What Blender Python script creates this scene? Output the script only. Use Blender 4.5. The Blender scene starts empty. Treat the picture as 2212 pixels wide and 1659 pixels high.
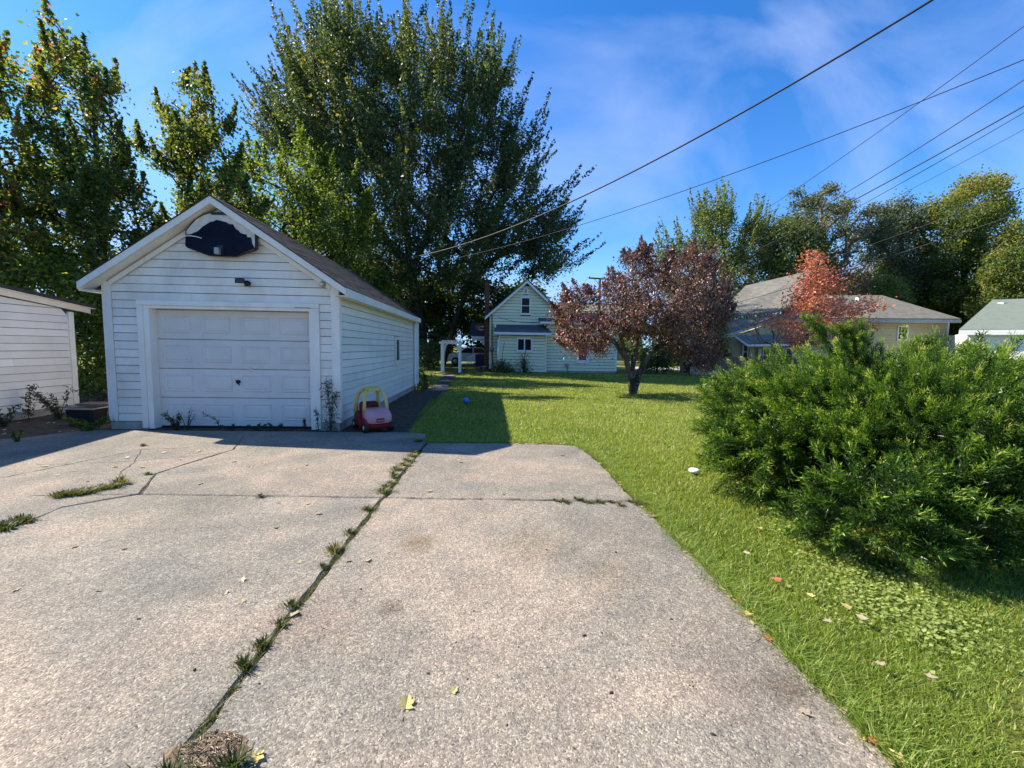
import bpy, math, random
import numpy as np
from math import radians, sin, cos, pi, sqrt, atan2
from mathutils import Vector, Matrix, Quaternion
random.seed(7); RNG = np.random.default_rng(11)
SC = bpy.context.scene; COL = SC.collection

# ------------------------------------------------------------------ camera
FPX, IW, IH = 930., 2212., 1659.          # focal length and size of the survey grid used below
YAW, PIT, ROL = radians(2.96), radians(4.8), 0.017
CAM = np.array([0., 0., 1.45])
_f = np.array([sin(YAW)*cos(PIT), cos(YAW)*cos(PIT), -sin(PIT)])
_r0 = np.array([cos(YAW), -sin(YAW), 0.]); _u0 = np.cross(_r0, _f)
_r = cos(ROL)*_r0 + sin(ROL)*_u0; _u = -sin(ROL)*_r0 + cos(ROL)*_u0
cd = bpy.data.cameras.new('camera'); cam = bpy.data.objects.new('camera', cd); COL.objects.link(cam)
cam.matrix_world = Matrix(((_r[0], _u[0], -_f[0], CAM[0]), (_r[1], _u[1], -_f[1], CAM[1]), (_r[2], _u[2], -_f[2], CAM[2]), (0, 0, 0, 1)))
cd.sensor_width = 36; cd.lens = 36*FPX/IW; cd.clip_end = 2000; cd.clip_start = .05
SC.camera = cam
SUN = Vector((-1.13, .40, 1.0)).normalized()      # towards the sun
ELEV = math.asin(SUN.z); AZ = atan2(SUN.x, SUN.y)

# ------------------------------------------------------------------ world
w = bpy.data.worlds.new('World'); SC.world = w; w.use_nodes = True
nt = w.node_tree; nt.nodes.clear(); N = nt.nodes.new; L = nt.links.new
out = N('ShaderNodeOutputWorld'); bg = N('ShaderNodeBackground'); L(bg.outputs[0], out.inputs[0])
bg.inputs['Strength'].default_value = .081
sky = N('ShaderNodeTexSky'); sky.sky_type = 'NISHITA'; sky.sun_disc = False
sky.sun_elevation = ELEV; sky.sun_rotation = AZ; sky.air_density = 1.0; sky.dust_density = .1; sky.ozone_density = 4.0
tc = N('ShaderNodeTexCoord'); mp = N('ShaderNodeMapping'); mp.inputs['Rotation'].default_value = (.35, .25, .6); mp.inputs['Location'].default_value = (2.3, 1.1, .5); mp.inputs['Scale'].default_value = (.7, 4.5, 2.6)
L(tc.outputs['Generated'], mp.inputs[0])
no = N('ShaderNodeTexNoise'); no.inputs['Scale'].default_value = 1.2; no.inputs['Detail'].default_value = 7; no.inputs['Roughness'].default_value = .52; no.inputs['Distortion'].default_value = .5
L(mp.outputs[0], no.inputs['Vector'])
rp = N('ShaderNodeValToRGB'); rp.color_ramp.elements[0].position = .49; rp.color_ramp.elements[0].color = (0, 0, 0, 1)
rp.color_ramp.elements[1].position = .80; rp.color_ramp.elements[1].color = (1, 1, 1, 1); L(no.outputs['Fac'], rp.inputs[0])
hs = N('ShaderNodeHueSaturation'); hs.inputs['Saturation'].default_value = 1.30; hs.inputs['Value'].default_value = 1.38; hs.inputs['Hue'].default_value = .508
L(sky.outputs[0], hs.inputs['Color'])
dk_ = N('ShaderNodeMixRGB'); dk_.blend_type = 'DARKEN'; dk_.inputs[0].default_value = .88; dk_.inputs[2].default_value = (2.1, 4.0, 7.2, 1); L(hs.outputs[0], dk_.inputs[1])   # clear autumn air: the horizon stays pale blue
mul = N('ShaderNodeMath'); mul.operation = 'MULTIPLY'; mul.inputs[1].default_value = .50; L(rp.outputs[0], mul.inputs[0])
mx = N('ShaderNodeMixRGB'); L(mul.outputs[0], mx.inputs[0]); L(dk_.outputs[0], mx.inputs[1]); mx.inputs[2].default_value = (4.2, 5.0, 7.4, 1)
L(mx.outputs[0], bg.inputs[0])
sd = bpy.data.lights.new('sun', 'SUN'); sd.energy = 5.0; sd.angle = radians(.53); sd.color = (1, .90, .76)
so = bpy.data.objects.new('sun', sd); COL.objects.link(so); so.rotation_euler = (-SUN).to_track_quat('-Z', 'Y').to_euler(); so.location = (0, 0, 30)
SC.view_settings.view_transform = 'Standard'; SC.view_settings.look = 'None'; SC.view_settings.exposure = 1.17
SC.view_settings.gamma = 1; SC.view_settings.use_curve_mapping = False

# ------------------------------------------------------------------ survey helpers
def ray(x, y): return _f + _r*(x-IW/2)/FPX - _u*(y-IH/2)/FPX
def G(x, y, z=0.):
    d = ray(x, y); return CAM + d*(z-CAM[2])/d[2]
def at(x, y, Y):
    d = ray(x, y); return CAM + d*Y/d[1]

# ------------------------------------------------------------------ materials
MATS = {}
def new_mat(name):
    m = bpy.data.materials.new(name); m.use_nodes = True; m.node_tree.nodes.clear(); MATS[name] = m
    return m, m.node_tree.nodes.new, m.node_tree.links.new
def pmat(name, c1, c2=None, scale=3., rough=.7, bump=0., bscale=40., stretch=(1, 1, 1), metal=0., spec=.3, contrast=(.35, .65), detail=5):
    m, N, L = new_mat(name)
    o = N('ShaderNodeOutputMaterial'); b = N('ShaderNodeBsdfPrincipled'); L(b.outputs[0], o.inputs[0])
    b.inputs['Roughness'].default_value = rough; b.inputs['Metallic'].default_value = metal; b.inputs['Specular IOR Level'].default_value = spec
    t = N('ShaderNodeTexCoord'); mp = N('ShaderNodeMapping'); mp.inputs['Scale'].default_value = stretch; L(t.outputs['Object'], mp.inputs[0])
    if c2 is None: b.inputs['Base Color'].default_value = (*c1, 1)
    else:
        n = N('ShaderNodeTexNoise'); n.inputs['Scale'].default_value = scale; n.inputs['Detail'].default_value = detail; L(mp.outputs[0], n.inputs['Vector'])
        r = N('ShaderNodeValToRGB'); e = r.color_ramp.elements; e[0].position, e[1].position = contrast; e[0].color = (*c1, 1); e[1].color = (*c2, 1)
        L(n.outputs['Fac'], r.inputs[0]); L(r.outputs[0], b.inputs['Base Color'])
    if bump:
        n2 = N('ShaderNodeTexNoise'); n2.inputs['Scale'].default_value = bscale; n2.inputs['Detail'].default_value = 4; L(mp.outputs[0], n2.inputs['Vector'])
        bp = N('ShaderNodeBump'); bp.inputs['Strength'].default_value = bump; bp.inputs['Distance'].default_value = .01; L(n2.outputs['Fac'], bp.inputs['Height']); L(bp.outputs[0], b.inputs['Normal'])
    return m
def leafmat(name, stops, trans=.42, rough=.5, tcol=1.35):
    """leaf surface: colour from the per-leaf 'tint' value, partly translucent"""
    m, N, L = new_mat(name)
    o = N('ShaderNodeOutputMaterial'); a = N('ShaderNodeAttribute'); a.attribute_name = 'tint'
    r = N('ShaderNodeValToRGB'); e = r.color_ramp.elements
    e[0].position = stops[0][0]; e[0].color = (*stops[0][1], 1); e[1].position = stops[-1][0]; e[1].color = (*stops[-1][1], 1)
    for p, c in stops[1:-1]: x = e.new(p); x.color = (*c, 1)
    L(a.outputs['Fac'], r.inputs[0])
    b = N('ShaderNodeBsdfPrincipled'); b.inputs['Roughness'].default_value = rough; b.inputs['Specular IOR Level'].default_value = .35; L(r.outputs[0], b.inputs['Base Color'])
    g = N('ShaderNodeMixRGB'); g.blend_type = 'MULTIPLY'; g.inputs[0].default_value = 1; g.inputs[2].default_value = (1.5*tcol, 1.45*tcol, .55*tcol, 1); L(r.outputs[0], g.inputs[1])
    t = N('ShaderNodeBsdfTranslucent'); L(g.outputs[0], t.inputs[0])
    x = N('ShaderNodeMixShader'); x.inputs[0].default_value = trans; L(b.outputs[0], x.inputs[1]); L(t.outputs[0], x.inputs[2]); L(x.outputs[0], o.inputs[0])
    return m

# painted boards with grime that varies from board to board
def paintmat(name, col, dirt, amount=.5, streak=(1, 1, 1), scale=2.2):
    m, N, L = new_mat(name)
    o = N('ShaderNodeOutputMaterial'); b = N('ShaderNodeBsdfPrincipled'); b.inputs['Roughness'].default_value = .55; b.inputs['Specular IOR Level'].default_value = .3; L(b.outputs[0], o.inputs[0])
    t = N('ShaderNodeNewGeometry'); mp = N('ShaderNodeMapping'); mp.inputs['Scale'].default_value = streak; L(t.outputs['Position'], mp.inputs[0])
    n = N('ShaderNodeTexNoise'); n.inputs['Scale'].default_value = scale; n.inputs['Detail'].default_value = 8; n.inputs['Roughness'].default_value = .65; L(mp.outputs[0], n.inputs['Vector'])
    r = N('ShaderNodeValToRGB'); r.color_ramp.elements[0].position = .42; r.color_ramp.elements[1].position = .78; L(n.outputs['Fac'], r.inputs[0])
    k = N('ShaderNodeMath'); k.operation = 'MULTIPLY'; k.inputs[1].default_value = amount; L(r.outputs[0], k.inputs[0])
    oi = N('ShaderNodeObjectInfo'); mr = N('ShaderNodeMapRange'); mr.inputs['To Min'].default_value = .9; mr.inputs['To Max'].default_value = 1.03; L(oi.outputs['Random'], mr.inputs['Value'])
    c = N('ShaderNodeMixRGB'); c.inputs[1].default_value = (*col, 1); c.inputs[2].default_value = (*dirt, 1); L(k.outputs[0], c.inputs[0])
    v = N('ShaderNodeHueSaturation'); L(c.outputs[0], v.inputs['Color']); L(mr.outputs[0], v.inputs['Value']); L(v.outputs[0], b.inputs['Base Color'])
    n2 = N('ShaderNodeTexNoise'); n2.inputs['Scale'].default_value = 35; n2.inputs['Detail'].default_value = 3; L(mp.outputs[0], n2.inputs['Vector'])
    bp = N('ShaderNodeBump'); bp.inputs['Strength'].default_value = .15; bp.inputs['Distance'].default_value = .01; L(n2.outputs['Fac'], bp.inputs['Height']); L(bp.outputs[0], b.inputs['Normal'])
    return m

white = paintmat('white_paint', (.84, .79, .70), (.46, .40, .32), .6, (.9, 1, .55))
white_side = paintmat('white_paint_clean', (.82, .79, .73), (.54, .52, .48), .4)
trim = paintmat('trim_paint', (.84, .80, .72), (.55, .50, .43), .5, (1, 1, .4), 4)
doorpaint = paintmat('door_paint', (.72, .685, .64), (.50, .47, .43), .4, (1, 1, .6), 3)
green_paint = paintmat('pale_green_paint', (.86, .83, .57), (.68, .66, .46), .4)
tan_paint = paintmat('tan_paint', (.52, .46, .28), (.40, .35, .24), .4)
cream_paint = paintmat('cream_paint', (.66, .60, .42), (.5, .45, .3), .4)
bright_white = paintmat('bright_white_paint', (.84, .84, .84), (.7, .7, .68), .3)
block = pmat('concrete_block', (.25, .24, .22), (.40, .37, .33), 6, .9, .5, 60)
dark_metal = pmat('dark_metal', (.02, .02, .022), (.03, .03, .032), 9, .45)
black_plastic = pmat('black_plastic', (.012, .012, .014), (.02, .02, .022), 5, .35)
grey_metal = pmat('grey_metal', (.28, .28, .27), (.4, .4, .38), 8, .5, metal=.3)
glass = pmat('window_glass', (.008, .010, .012), (.02, .022, .025), 3, .15, spec=.12)
shade_backing = pmat('shadow_line_backing', (.045, .045, .045), (.07, .07, .068), 5, .9)  # wall backing painted dark so the gaps between boards read as shadow lines
soil = pmat('soil', (.035, .026, .018), (.10, .075, .05), 9, .95, .9, 50)
brick_m = pmat('chimney_brick', (.10, .045, .035), (.17, .085, .065), 14, .9, .5, 40)
wood_grey = pmat('weathered_wood', (.12, .09, .065), (.24, .18, .13), 5, .85, .4, 30, (6, 6, .5))
pole_wood = pmat('pole_wood', (.05, .035, .028), (.09, .065, .05), 6, .85, .3, 20, (4, 4, .5))
bark = pmat('bark', (.022, .019, .017), (.06, .052, .045), 7, .9, .9, 26, (1.6, 1.6, .35))
bark_pale = pmat('bark_pale', (.09, .08, .065), (.27, .24, .20), 8, .9, .8, 30, (1.5, 1.5, .5))
wire_m = pmat('wire_rubber', (.02, .02, .028), (.035, .035, .045), 5, .6)
wire_alu = pmat('wire_aluminium', (.45, .45, .44), (.55, .55, .54), 5, .5)

def roofmat(name, c1, c2, scale=7):
    m, N, L = new_mat(name)
    o = N('ShaderNodeOutputMaterial'); b = N('ShaderNodeBsdfPrincipled'); b.inputs['Roughness'].default_value = .9; b.inputs['Specular IOR Level'].default_value = .2; L(b.outputs[0], o.inputs[0])
    t = N('ShaderNodeTexCoord'); n = N('ShaderNodeTexNoise'); n.inputs['Scale'].default_value = scale; n.inputs['Detail'].default_value = 8; L(t.outputs['Object'], n.inputs['Vector'])
    oi = N('ShaderNodeObjectInfo'); ad = N('ShaderNodeMath'); ad.operation = 'MULTIPLY_ADD'; ad.inputs[1].default_value = .45; L(oi.outputs['Random'], ad.inputs[0]); L(n.outputs['Fac'], ad.inputs[2])
    r = N('ShaderNodeValToRGB'); e = r.color_ramp.elements; e[0].position = .45; e[1].position = .95; e[0].color = (*c1, 1); e[1].color = (*c2, 1); L(ad.outputs[0], r.inputs[0]); L(r.outputs[0], b.inputs['Base Color'])
    n2 = N('ShaderNodeTexNoise'); n2.inputs['Scale'].default_value = 150; L(t.outputs['Object'], n2.inputs['Vector'])
    bp = N('ShaderNodeBump'); bp.inputs['Strength'].default_value = .5; bp.inputs['Distance'].default_value = .004; L(n2.outputs['Fac'], bp.inputs['Height']); L(bp.outputs[0], b.inputs['Normal'])
    return m
shingle_dark = roofmat('dark_shingle', (.016, .016, .020), (.055, .050, .054))
shingle_grey = roofmat('grey_shingle', (.13, .125, .10), (.23, .22, .185), 3)
shingle_green = roofmat('green_shingle', (.10, .13, .105), (.16, .19, .16), 3)
shingle_slate = roofmat('slate_shingle', (.05, .055, .065), (.13, .13, .14), 5)

# exposed aggregate concrete
m, N, L = new_mat('aggregate_concrete'); concrete = m
o = N('ShaderNodeOutputMaterial'); b = N('ShaderNodeBsdfPrincipled'); b.inputs['Roughness'].default_value = .88; b.inputs['Specular IOR Level'].default_value = .25; L(b.outputs[0], o.inputs[0])
t = N('ShaderNodeNewGeometry')
def noise(s, d=5, r=.5, dist=0.):
    n = N('ShaderNodeTexNoise'); n.inputs['Scale'].default_value = s; n.inputs['Detail'].default_value = d; n.inputs['Roughness'].default_value = r; n.inputs['Distortion'].default_value = dist; L(t.outputs['Position'], n.inputs['Vector']); return n
def ramp(src, stops):
    r = N('ShaderNodeValToRGB'); e = r.color_ramp.elements
    e[0].position = stops[0][0]; e[0].color = (*stops[0][1], 1); e[1].position = stops[-1][0]; e[1].color = (*stops[-1][1], 1)
    for p, c in stops[1:-1]: x = e.new(p); x.color = (*c, 1)
    L(src, r.inputs[0]); return r
def mixc(kind, fac, a, bb):
    x = N('ShaderNodeMixRGB'); x.blend_type = kind
    if isinstance(fac, (int, float)): x.inputs[0].default_value = fac
    else: L(fac, x.inputs[0])
    L(a, x.inputs[1]); L(bb, x.inputs[2]); return x.outputs[0]
big = ramp(noise(.55, 4, .5, .6).outputs['Fac'], [(.36, (.178, .174, .158)), (.47, (.225, .208, .178)), (.56, (.285, .245, .205)), (.66, (.22, .206, .175))])
mid = ramp(noise(2.2, 6, .6).outputs['Fac'], [(.3, (.70, .71, .72)), (.62, (1.10, 1.08, 1.05))])
c = mixc('MULTIPLY', .75, big.outputs[0], mid.outputs[0])
fine = ramp(noise(26, 4, .7).outputs['Fac'], [(.3, (.72, .72, .72)), (.7, (1.22, 1.2, 1.18))])
c = mixc('MULTIPLY', .7, c, fine.outputs[0])
vo = N('ShaderNodeTexVoronoi'); vo.inputs['Scale'].default_value = 155; wv_ = noise(38, 2, .5); vm = N('ShaderNodeVectorMath'); vm.operation = 'MULTIPLY_ADD'; L(wv_.outputs['Color'], vm.inputs[0]); vm.inputs[1].default_value = (.022, .022, .022); L(t.outputs['Position'], vm.inputs[2]); L(vm.outputs[0], vo.inputs['Vector'])
vr = ramp(vo.outputs['Color'], [(.06, (.25, .24, .24)), (.34, (.78, .77, .75)), (.65, (1.1, 1.08, 1.03)), (.92, (2.1, 2.05, 1.88))])
c = mixc('MULTIPLY', .82, c, vr.outputs[0])
st = ramp(noise(1.3, 8, .7, 1.2).outputs['Fac'], [(.24, (.42, .41, .38)), (.36, (1, 1, 1))])
c = mixc('MULTIPLY', .65, c, st.outputs[0])
def spot(c, x, y, rad, col, k=.75):
    d = N('ShaderNodeVectorMath'); d.operation = 'DISTANCE'; wq = noise(9, 4, .6); ma = N('ShaderNodeVectorMath'); ma.operation = 'MULTIPLY_ADD'; L(wq.outputs['Color'], ma.inputs[0]); ma.inputs[1].default_value = (rad*1.1, rad*1.1, 0); L(t.outputs['Position'], ma.inputs[2])
    L(ma.outputs[0], d.inputs[0]); d.inputs[1].default_value = (x+rad*.55, y+rad*.55, 0)
    rr = ramp(d.outputs['Value'], [(rad*.25, (k, k, k)), (rad*1.15, (0, 0, 0))]); x_ = N('ShaderNodeMixRGB'); x_.blend_type = 'MULTIPLY'; L(rr.outputs[0], x_.inputs[0]); L(c, x_.inputs[1]); x_.inputs[2].default_value = (*col, 1); return x_.outputs[0]
for (sx_, sy_, sr_, sc_) in [(*G(905, 1175)[:2], .16, (.62, .56, .42)), (*G(842, 1318)[:2], .09, (.5, .47, .42)), (*G(1700, 1490)[:2], .12, (.55, .48, .42)), (*G(1330, 1250)[:2], .35, (.82, .80, .76)), (*G(660, 1350)[:2], .3, (.85, .78, .78)), (*G(380, 1090)[:2], .7, (.78, .80, .78)), (*G(1160, 1180)[:2], .35, (.84, .82, .74)), (*G(1400, 1160)[:2], .5, (.80, .80, .78)), (*G(1600, 1400)[:2], .5, (.80, .78, .78))]: c = spot(c, sx_, sy_, sr_, sc_)
oi = N('ShaderNodeObjectInfo'); mr = N('ShaderNodeMapRange'); mr.inputs['To Min'].default_value = .90; mr.inputs['To Max'].default_value = 1.10; L(oi.outputs['Random'], mr.inputs['Value']); hv = N('ShaderNodeHueSaturation'); L(c, hv.inputs['Color']); L(mr.outputs[0], hv.inputs['Value']); c = hv.outputs[0]
L(c, b.inputs['Base Color'])
bp = N('ShaderNodeBump'); bp.inputs['Strength'].default_value = .4; bp.inputs['Distance'].default_value = .004
inv = N('ShaderNodeMath'); inv.operation = 'SUBTRACT'; inv.inputs[0].default_value = 1; L(vo.outputs['Distance'], inv.inputs[1]); L(inv.outputs[0], bp.inputs['Height'])
bp2 = N('ShaderNodeBump'); bp2.inputs['Strength'].default_value = .35; bp2.inputs['Distance'].default_value = .03; L(noise(9, 5, .6).outputs['Fac'], bp2.inputs['Height']); L(bp.outputs[0], bp2.inputs['Normal']); L(bp2.outputs[0], b.inputs['Normal'])

# lawn soil and thatch under the blades
m, N, L = new_mat('lawn_ground'); lawn_m = m
o = N('ShaderNodeOutputMaterial'); b = N('ShaderNodeBsdfPrincipled'); b.inputs['Roughness'].default_value = .95; b.inputs['Specular IOR Level'].default_value = .1; L(b.outputs[0], o.inputs[0])
t = N('ShaderNodeNewGeometry')
g1 = ramp(noise(.5, 5, .6).outputs['Fac'], [(.35, (.10, .14, .025)), (.55, (.18, .21, .045)), (.7, (.25, .24, .08))])
g2 = ramp(noise(14, 6, .7).outputs['Fac'], [(.3, (.5, .5, .45)), (.7, (1.35, 1.3, 1.2))])
L(mixc('MULTIPLY', .85, g1.outputs[0], g2.outputs[0]), b.inputs['Base Color'])
bp = N('ShaderNodeBump'); bp.inputs['Strength'].default_value = 1; bp.inputs['Distance'].default_value = .05; L(noise(30, 5, .7).outputs['Fac'], bp.inputs['Height']); L(bp.outputs[0], b.inputs['Normal'])

GREEN = [(0, (.022, .045, .013)), (.5, (.042, .078, .020)), (.85, (.085, .12, .028)), (1, (.15, .15, .03))]
m_maple = leafmat('maple_leaf', [(0, (.024, .046, .028)), (.5, (.058, .092, .045)), (.85, (.115, .145, .055)), (1, (.24, .20, .06))], .34, .5)
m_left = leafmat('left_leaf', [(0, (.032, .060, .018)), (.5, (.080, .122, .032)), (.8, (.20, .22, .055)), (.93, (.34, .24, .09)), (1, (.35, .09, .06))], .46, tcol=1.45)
m_under = leafmat('understory_leaf', [(0, (.04, .07, .016)), (.6, (.10, .145, .03)), (1, (.28, .29, .05))], .5, tcol=1.6)
m_dog = leafmat('dogwood_leaf', [(0, (.10, .050, .056)), (.5, (.185, .10, .095)), (.8, (.34, .22, .19)), (.95, (.21, .17, .09)), (1, (.38, .07, .10))], .25, .34, tcol=.75)
m_red = leafmat('red_leaf', [(0, (.52, .16, .13)), (.5, (.70, .27, .18)), (.85, (.78, .42, .22)), (1, (.66, .16, .20))], .35, tcol=.75)
m_far = leafmat('far_leaf', [(0, (.036, .065, .028)), (.5, (.085, .13, .042)), (1, (.22, .24, .065))], .35)
m_fary = leafmat('far_yellow_leaf', [(0, (.050, .085, .028)), (.6, (.13, .17, .042)), (.92, (.25, .24, .06)), (1, (.36, .20, .07))], .4)
m_farblue = leafmat('far_sparse_leaf', [(0, (.055, .08, .055)), (.6, (.12, .145, .085)), (1, (.20, .15, .07))], .3)
m_pink = leafmat('brown_leaf', [(0, (.12, .06, .04)), (.6, (.20, .12, .07)), (1, (.3, .12, .06))], .3, tcol=.9)
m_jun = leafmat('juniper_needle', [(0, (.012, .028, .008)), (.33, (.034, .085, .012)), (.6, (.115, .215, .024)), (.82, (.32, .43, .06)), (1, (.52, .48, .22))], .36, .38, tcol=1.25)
m_grass = leafmat('grass_blade', [(0, (.075, .13, .020)), (.5, (.195, .28, .042)), (.85, (.34, .40, .10)), (1, (.54, .49, .28))], .42, .45, tcol=1.15)
m_tuft = leafmat('tuft_blade', [(0, (.03, .05, .015)), (.5, (.075, .10, .03)), (1, (.26, .22, .10))], .3)
m_clover = leafmat('clover_leaf', [(0, (.16, .22, .05)), (1, (.38, .44, .14))], .35, .5)
m_weed = leafmat('weed_leaf', [(0, (.02, .035, .018)), (1, (.07, .10, .04))], .3)
m_dry = leafmat('fallen_leaf_tan', [(0, (.30, .24, .15)), (1, (.52, .44, .30))], .2, .6, tcol=.8)
m_yellow = leafmat('fallen_leaf_yellow', [(0, (.48, .38, .10)), (1, (.60, .50, .20))], .25, .6, tcol=.8)
m_brownleaf = leafmat('fallen_leaf_brown', [(0, (.35, .09, .04)), (1, (.5, .2, .1))], .2, .5, tcol=.8)

# ------------------------------------------------------------------ object helpers
def tag(o, label=None, cat=None, group=None, kind=None):
    if label: o['label'] = label
    if cat: o['category'] = cat
    if group: o['group'] = group
    if kind: o['kind'] = kind
    return o
def thing(name, label, cat, loc=(0, 0, 0), group=None):
    o = bpy.data.objects.new(name, None); o.location = [float(v) for v in loc]; o.empty_display_size = .2; COL.objects.link(o)
    return tag(o, label, cat, group)
def root_of(o):
    while o.parent: o = o.parent
    return o
def obj(name, verts, faces, m, parent=None, smooth=False, tint=None):
    """world-space verts and faces -> one mesh object (a part when it has a parent)"""
    v = np.asarray(verts, float).reshape(-1, 3)
    if parent is not None: v = v - np.array(root_of(parent).location)
    me = bpy.data.meshes.new(name)
    if isinstance(faces, np.ndarray):
        nf, k = faces.shape
        me.vertices.add(len(v)); me.vertices.foreach_set('co', v.astype(np.float32).ravel())
        me.loops.add(nf*k); me.loops.foreach_set('vertex_index', faces.astype(np.int32).ravel())
        me.polygons.add(nf); me.polygons.foreach_set('loop_start', np.arange(0, nf*k, k, dtype=np.int32)); me.polygons.foreach_set('loop_total', np.full(nf, k, np.int32))
        me.update(calc_edges=True)
    else: me.from_pydata([tuple(p) for p in v], [], [tuple(f) for f in faces])
    if tint is not None:
        a = me.attributes.new('tint', 'FLOAT', 'FACE'); a.data.foreach_set('value', np.asarray(tint, np.float32))
    if smooth: me.polygons.foreach_set('use_smooth', [True]*len(me.polygons))
    me.materials.append(m); o = bpy.data.objects.new(name, me); COL.objects.link(o)
    if parent is not None: o.parent = parent
    return o
class MB:
    def __init__(s): s.v = []; s.f = []
    def add(s, v, f):
        n = len(s.v); s.v += [tuple(map(float, p)) for p in v]; s.f += [tuple(i+n for i in q) for q in f]; return s
    def box(s, a, b):
        x0, y0, z0 = a; x1, y1, z1 = b
        return s.add([(x0, y0, z0), (x1, y0, z0), (x1, y1, z0), (x0, y1, z0), (x0, y0, z1), (x1, y0, z1), (x1, y1, z1), (x0, y1, z1)],
                     [(0, 3, 2, 1), (4, 5, 6, 7), (0, 1, 5, 4), (1, 2, 6, 5), (2, 3, 7, 6), (3, 0, 4, 7)])
    def prism(s, poly, off):
        """polygon (3-D points) extruded by the vector off"""
        n = len(poly); off = np.array(off, float); p = [np.array(q, float) for q in poly]
        return s.add(p + [q+off for q in p], [tuple(range(n))[::-1], tuple(range(n, 2*n))] + [(i, (i+1) % n, n+(i+1) % n, n+i) for i in range(n)])
    def tube(s, pts, r, n=8, cap=True):
        pts = [Vector(p) for p in pts]; rs = r if hasattr(r, '__len__') else [r]*len(pts); V = []; 
        for i, p in enumerate(pts):
            d = (pts[min(i+1, len(pts)-1)] - pts[max(i-1, 0)]).normalized()
            a = d.orthogonal().normalized() if i == 0 else (a - d*a.dot(d)).normalized()
            c = d.cross(a)
            V += [p + (a*cos(2*pi*k/n) + c*sin(2*pi*k/n))*rs[i] for k in range(n)]
        F = [(i*n+k, i*n+(k+1) % n, (i+1)*n+(k+1) % n, (i+1)*n+k) for i in range(len(pts)-1) for k in range(n)]
        if cap: F += [tuple(range(n))[::-1], tuple(range((len(pts)-1)*n, len(pts)*n))]
        return s.add(V, F)
    def loft(s, rings):
        n = len(rings[0]); V = [p for r in rings for p in r]
        F = [(i*n+k, i*n+(k+1) % n, (i+1)*n+(k+1) % n, (i+1)*n+k) for i in range(len(rings)-1) for k in range(n)]
        F += [tuple(range(n))[::-1], tuple(range((len(rings)-1)*n, len(rings)*n))]
        return s.add(V, F)
    def build(s, name, m, parent=None, smooth=False): return obj(name, s.v, s.f, m, parent, smooth)
def box(name, a, b, m, parent=None): return MB().box(a, b).build(name, m, parent)
def prism(name, poly, off, m, parent=None): return MB().prism(poly, off).build(name, m, parent)
def tube(name, pts, r, m, parent=None, n=8, smooth=True): return MB().tube(pts, r, n).build(name, m, parent, smooth)
def bevel(o, wdt=.005, seg=2):
    md = o.modifiers.new('bevel', 'BEVEL'); md.width = wdt; md.segments = seg; md.limit_method = 'ANGLE'; return o

def siding(parent, org, ud, nd, zs, ze, h, span, holes, m, t=.016, name='siding_board', gap=.009):
    """lapped boards: org + u*ud + z, thicker at the lower edge; span(z)->(u0,u1); holes=[(u0,u1,z0,z1)]"""
    org = np.array(org, float); ud = np.array(ud, float); nd = np.array(nd, float); z = zs; out = []
    while z < ze-.02:
        z1 = min(z+h, ze); ivs = [(span(z), span(z1-.001))]
        a0, a1 = span(z); b0, b1 = span(z1-.001)
        segs = [((a0, b0), (a1, b1))]
        for (h0, h1, hz0, hz1) in holes:
            if min(z1, hz1)-max(z, hz0) > h*.45:
                ns = []
                for (l, r) in segs:
                    if h0 > l[0]+.03 and h0 < r[0]-.01: ns.append((l, (h0, h0)))
                    if h1 < r[0]-.03 and h1 > l[0]+.01: ns.append(((h1, h1), r))
                    if not (h0 < r[0]-.01 and h1 > l[0]+.01): ns.append((l, r))
                segs = ns
        ns = []
        for (l, r) in segs:      # long runs are made of two boards butted end to end
            if r[0]-l[0] > 3.4 and t < .03: c_ = random.uniform(l[0]+1, r[0]-1); ns += [(l, (c_-.0015, c_-.0015)), ((c_+.0015, c_+.0015), r)]
            else: ns.append((l, r))
        for (l, r) in ns:
            if r[0]-l[0] < .02: continue
            jz = random.uniform(-.002, .002)
            def P(u, zz, d): return org + ud*u + nd*d + np.array([0, 0, zz])
            z1g = z1-gap
            v = [P(l[0], z+jz, t), P(r[0], z+jz, t), P(r[1], z1g, t*.45), P(l[1], z1g, t*.45), P(l[0], z+jz, -.004), P(r[0], z+jz, -.004), P(r[1], z1g, -.004), P(l[1], z1g, -.004)]
            out.append(obj(name, v, [(0, 1, 2, 3), (7, 6, 5, 4), (0, 4, 5, 1), (1, 5, 6, 2), (2, 6, 7, 3), (3, 7, 4, 0)], m, parent))
        z = z1
    return out
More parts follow.
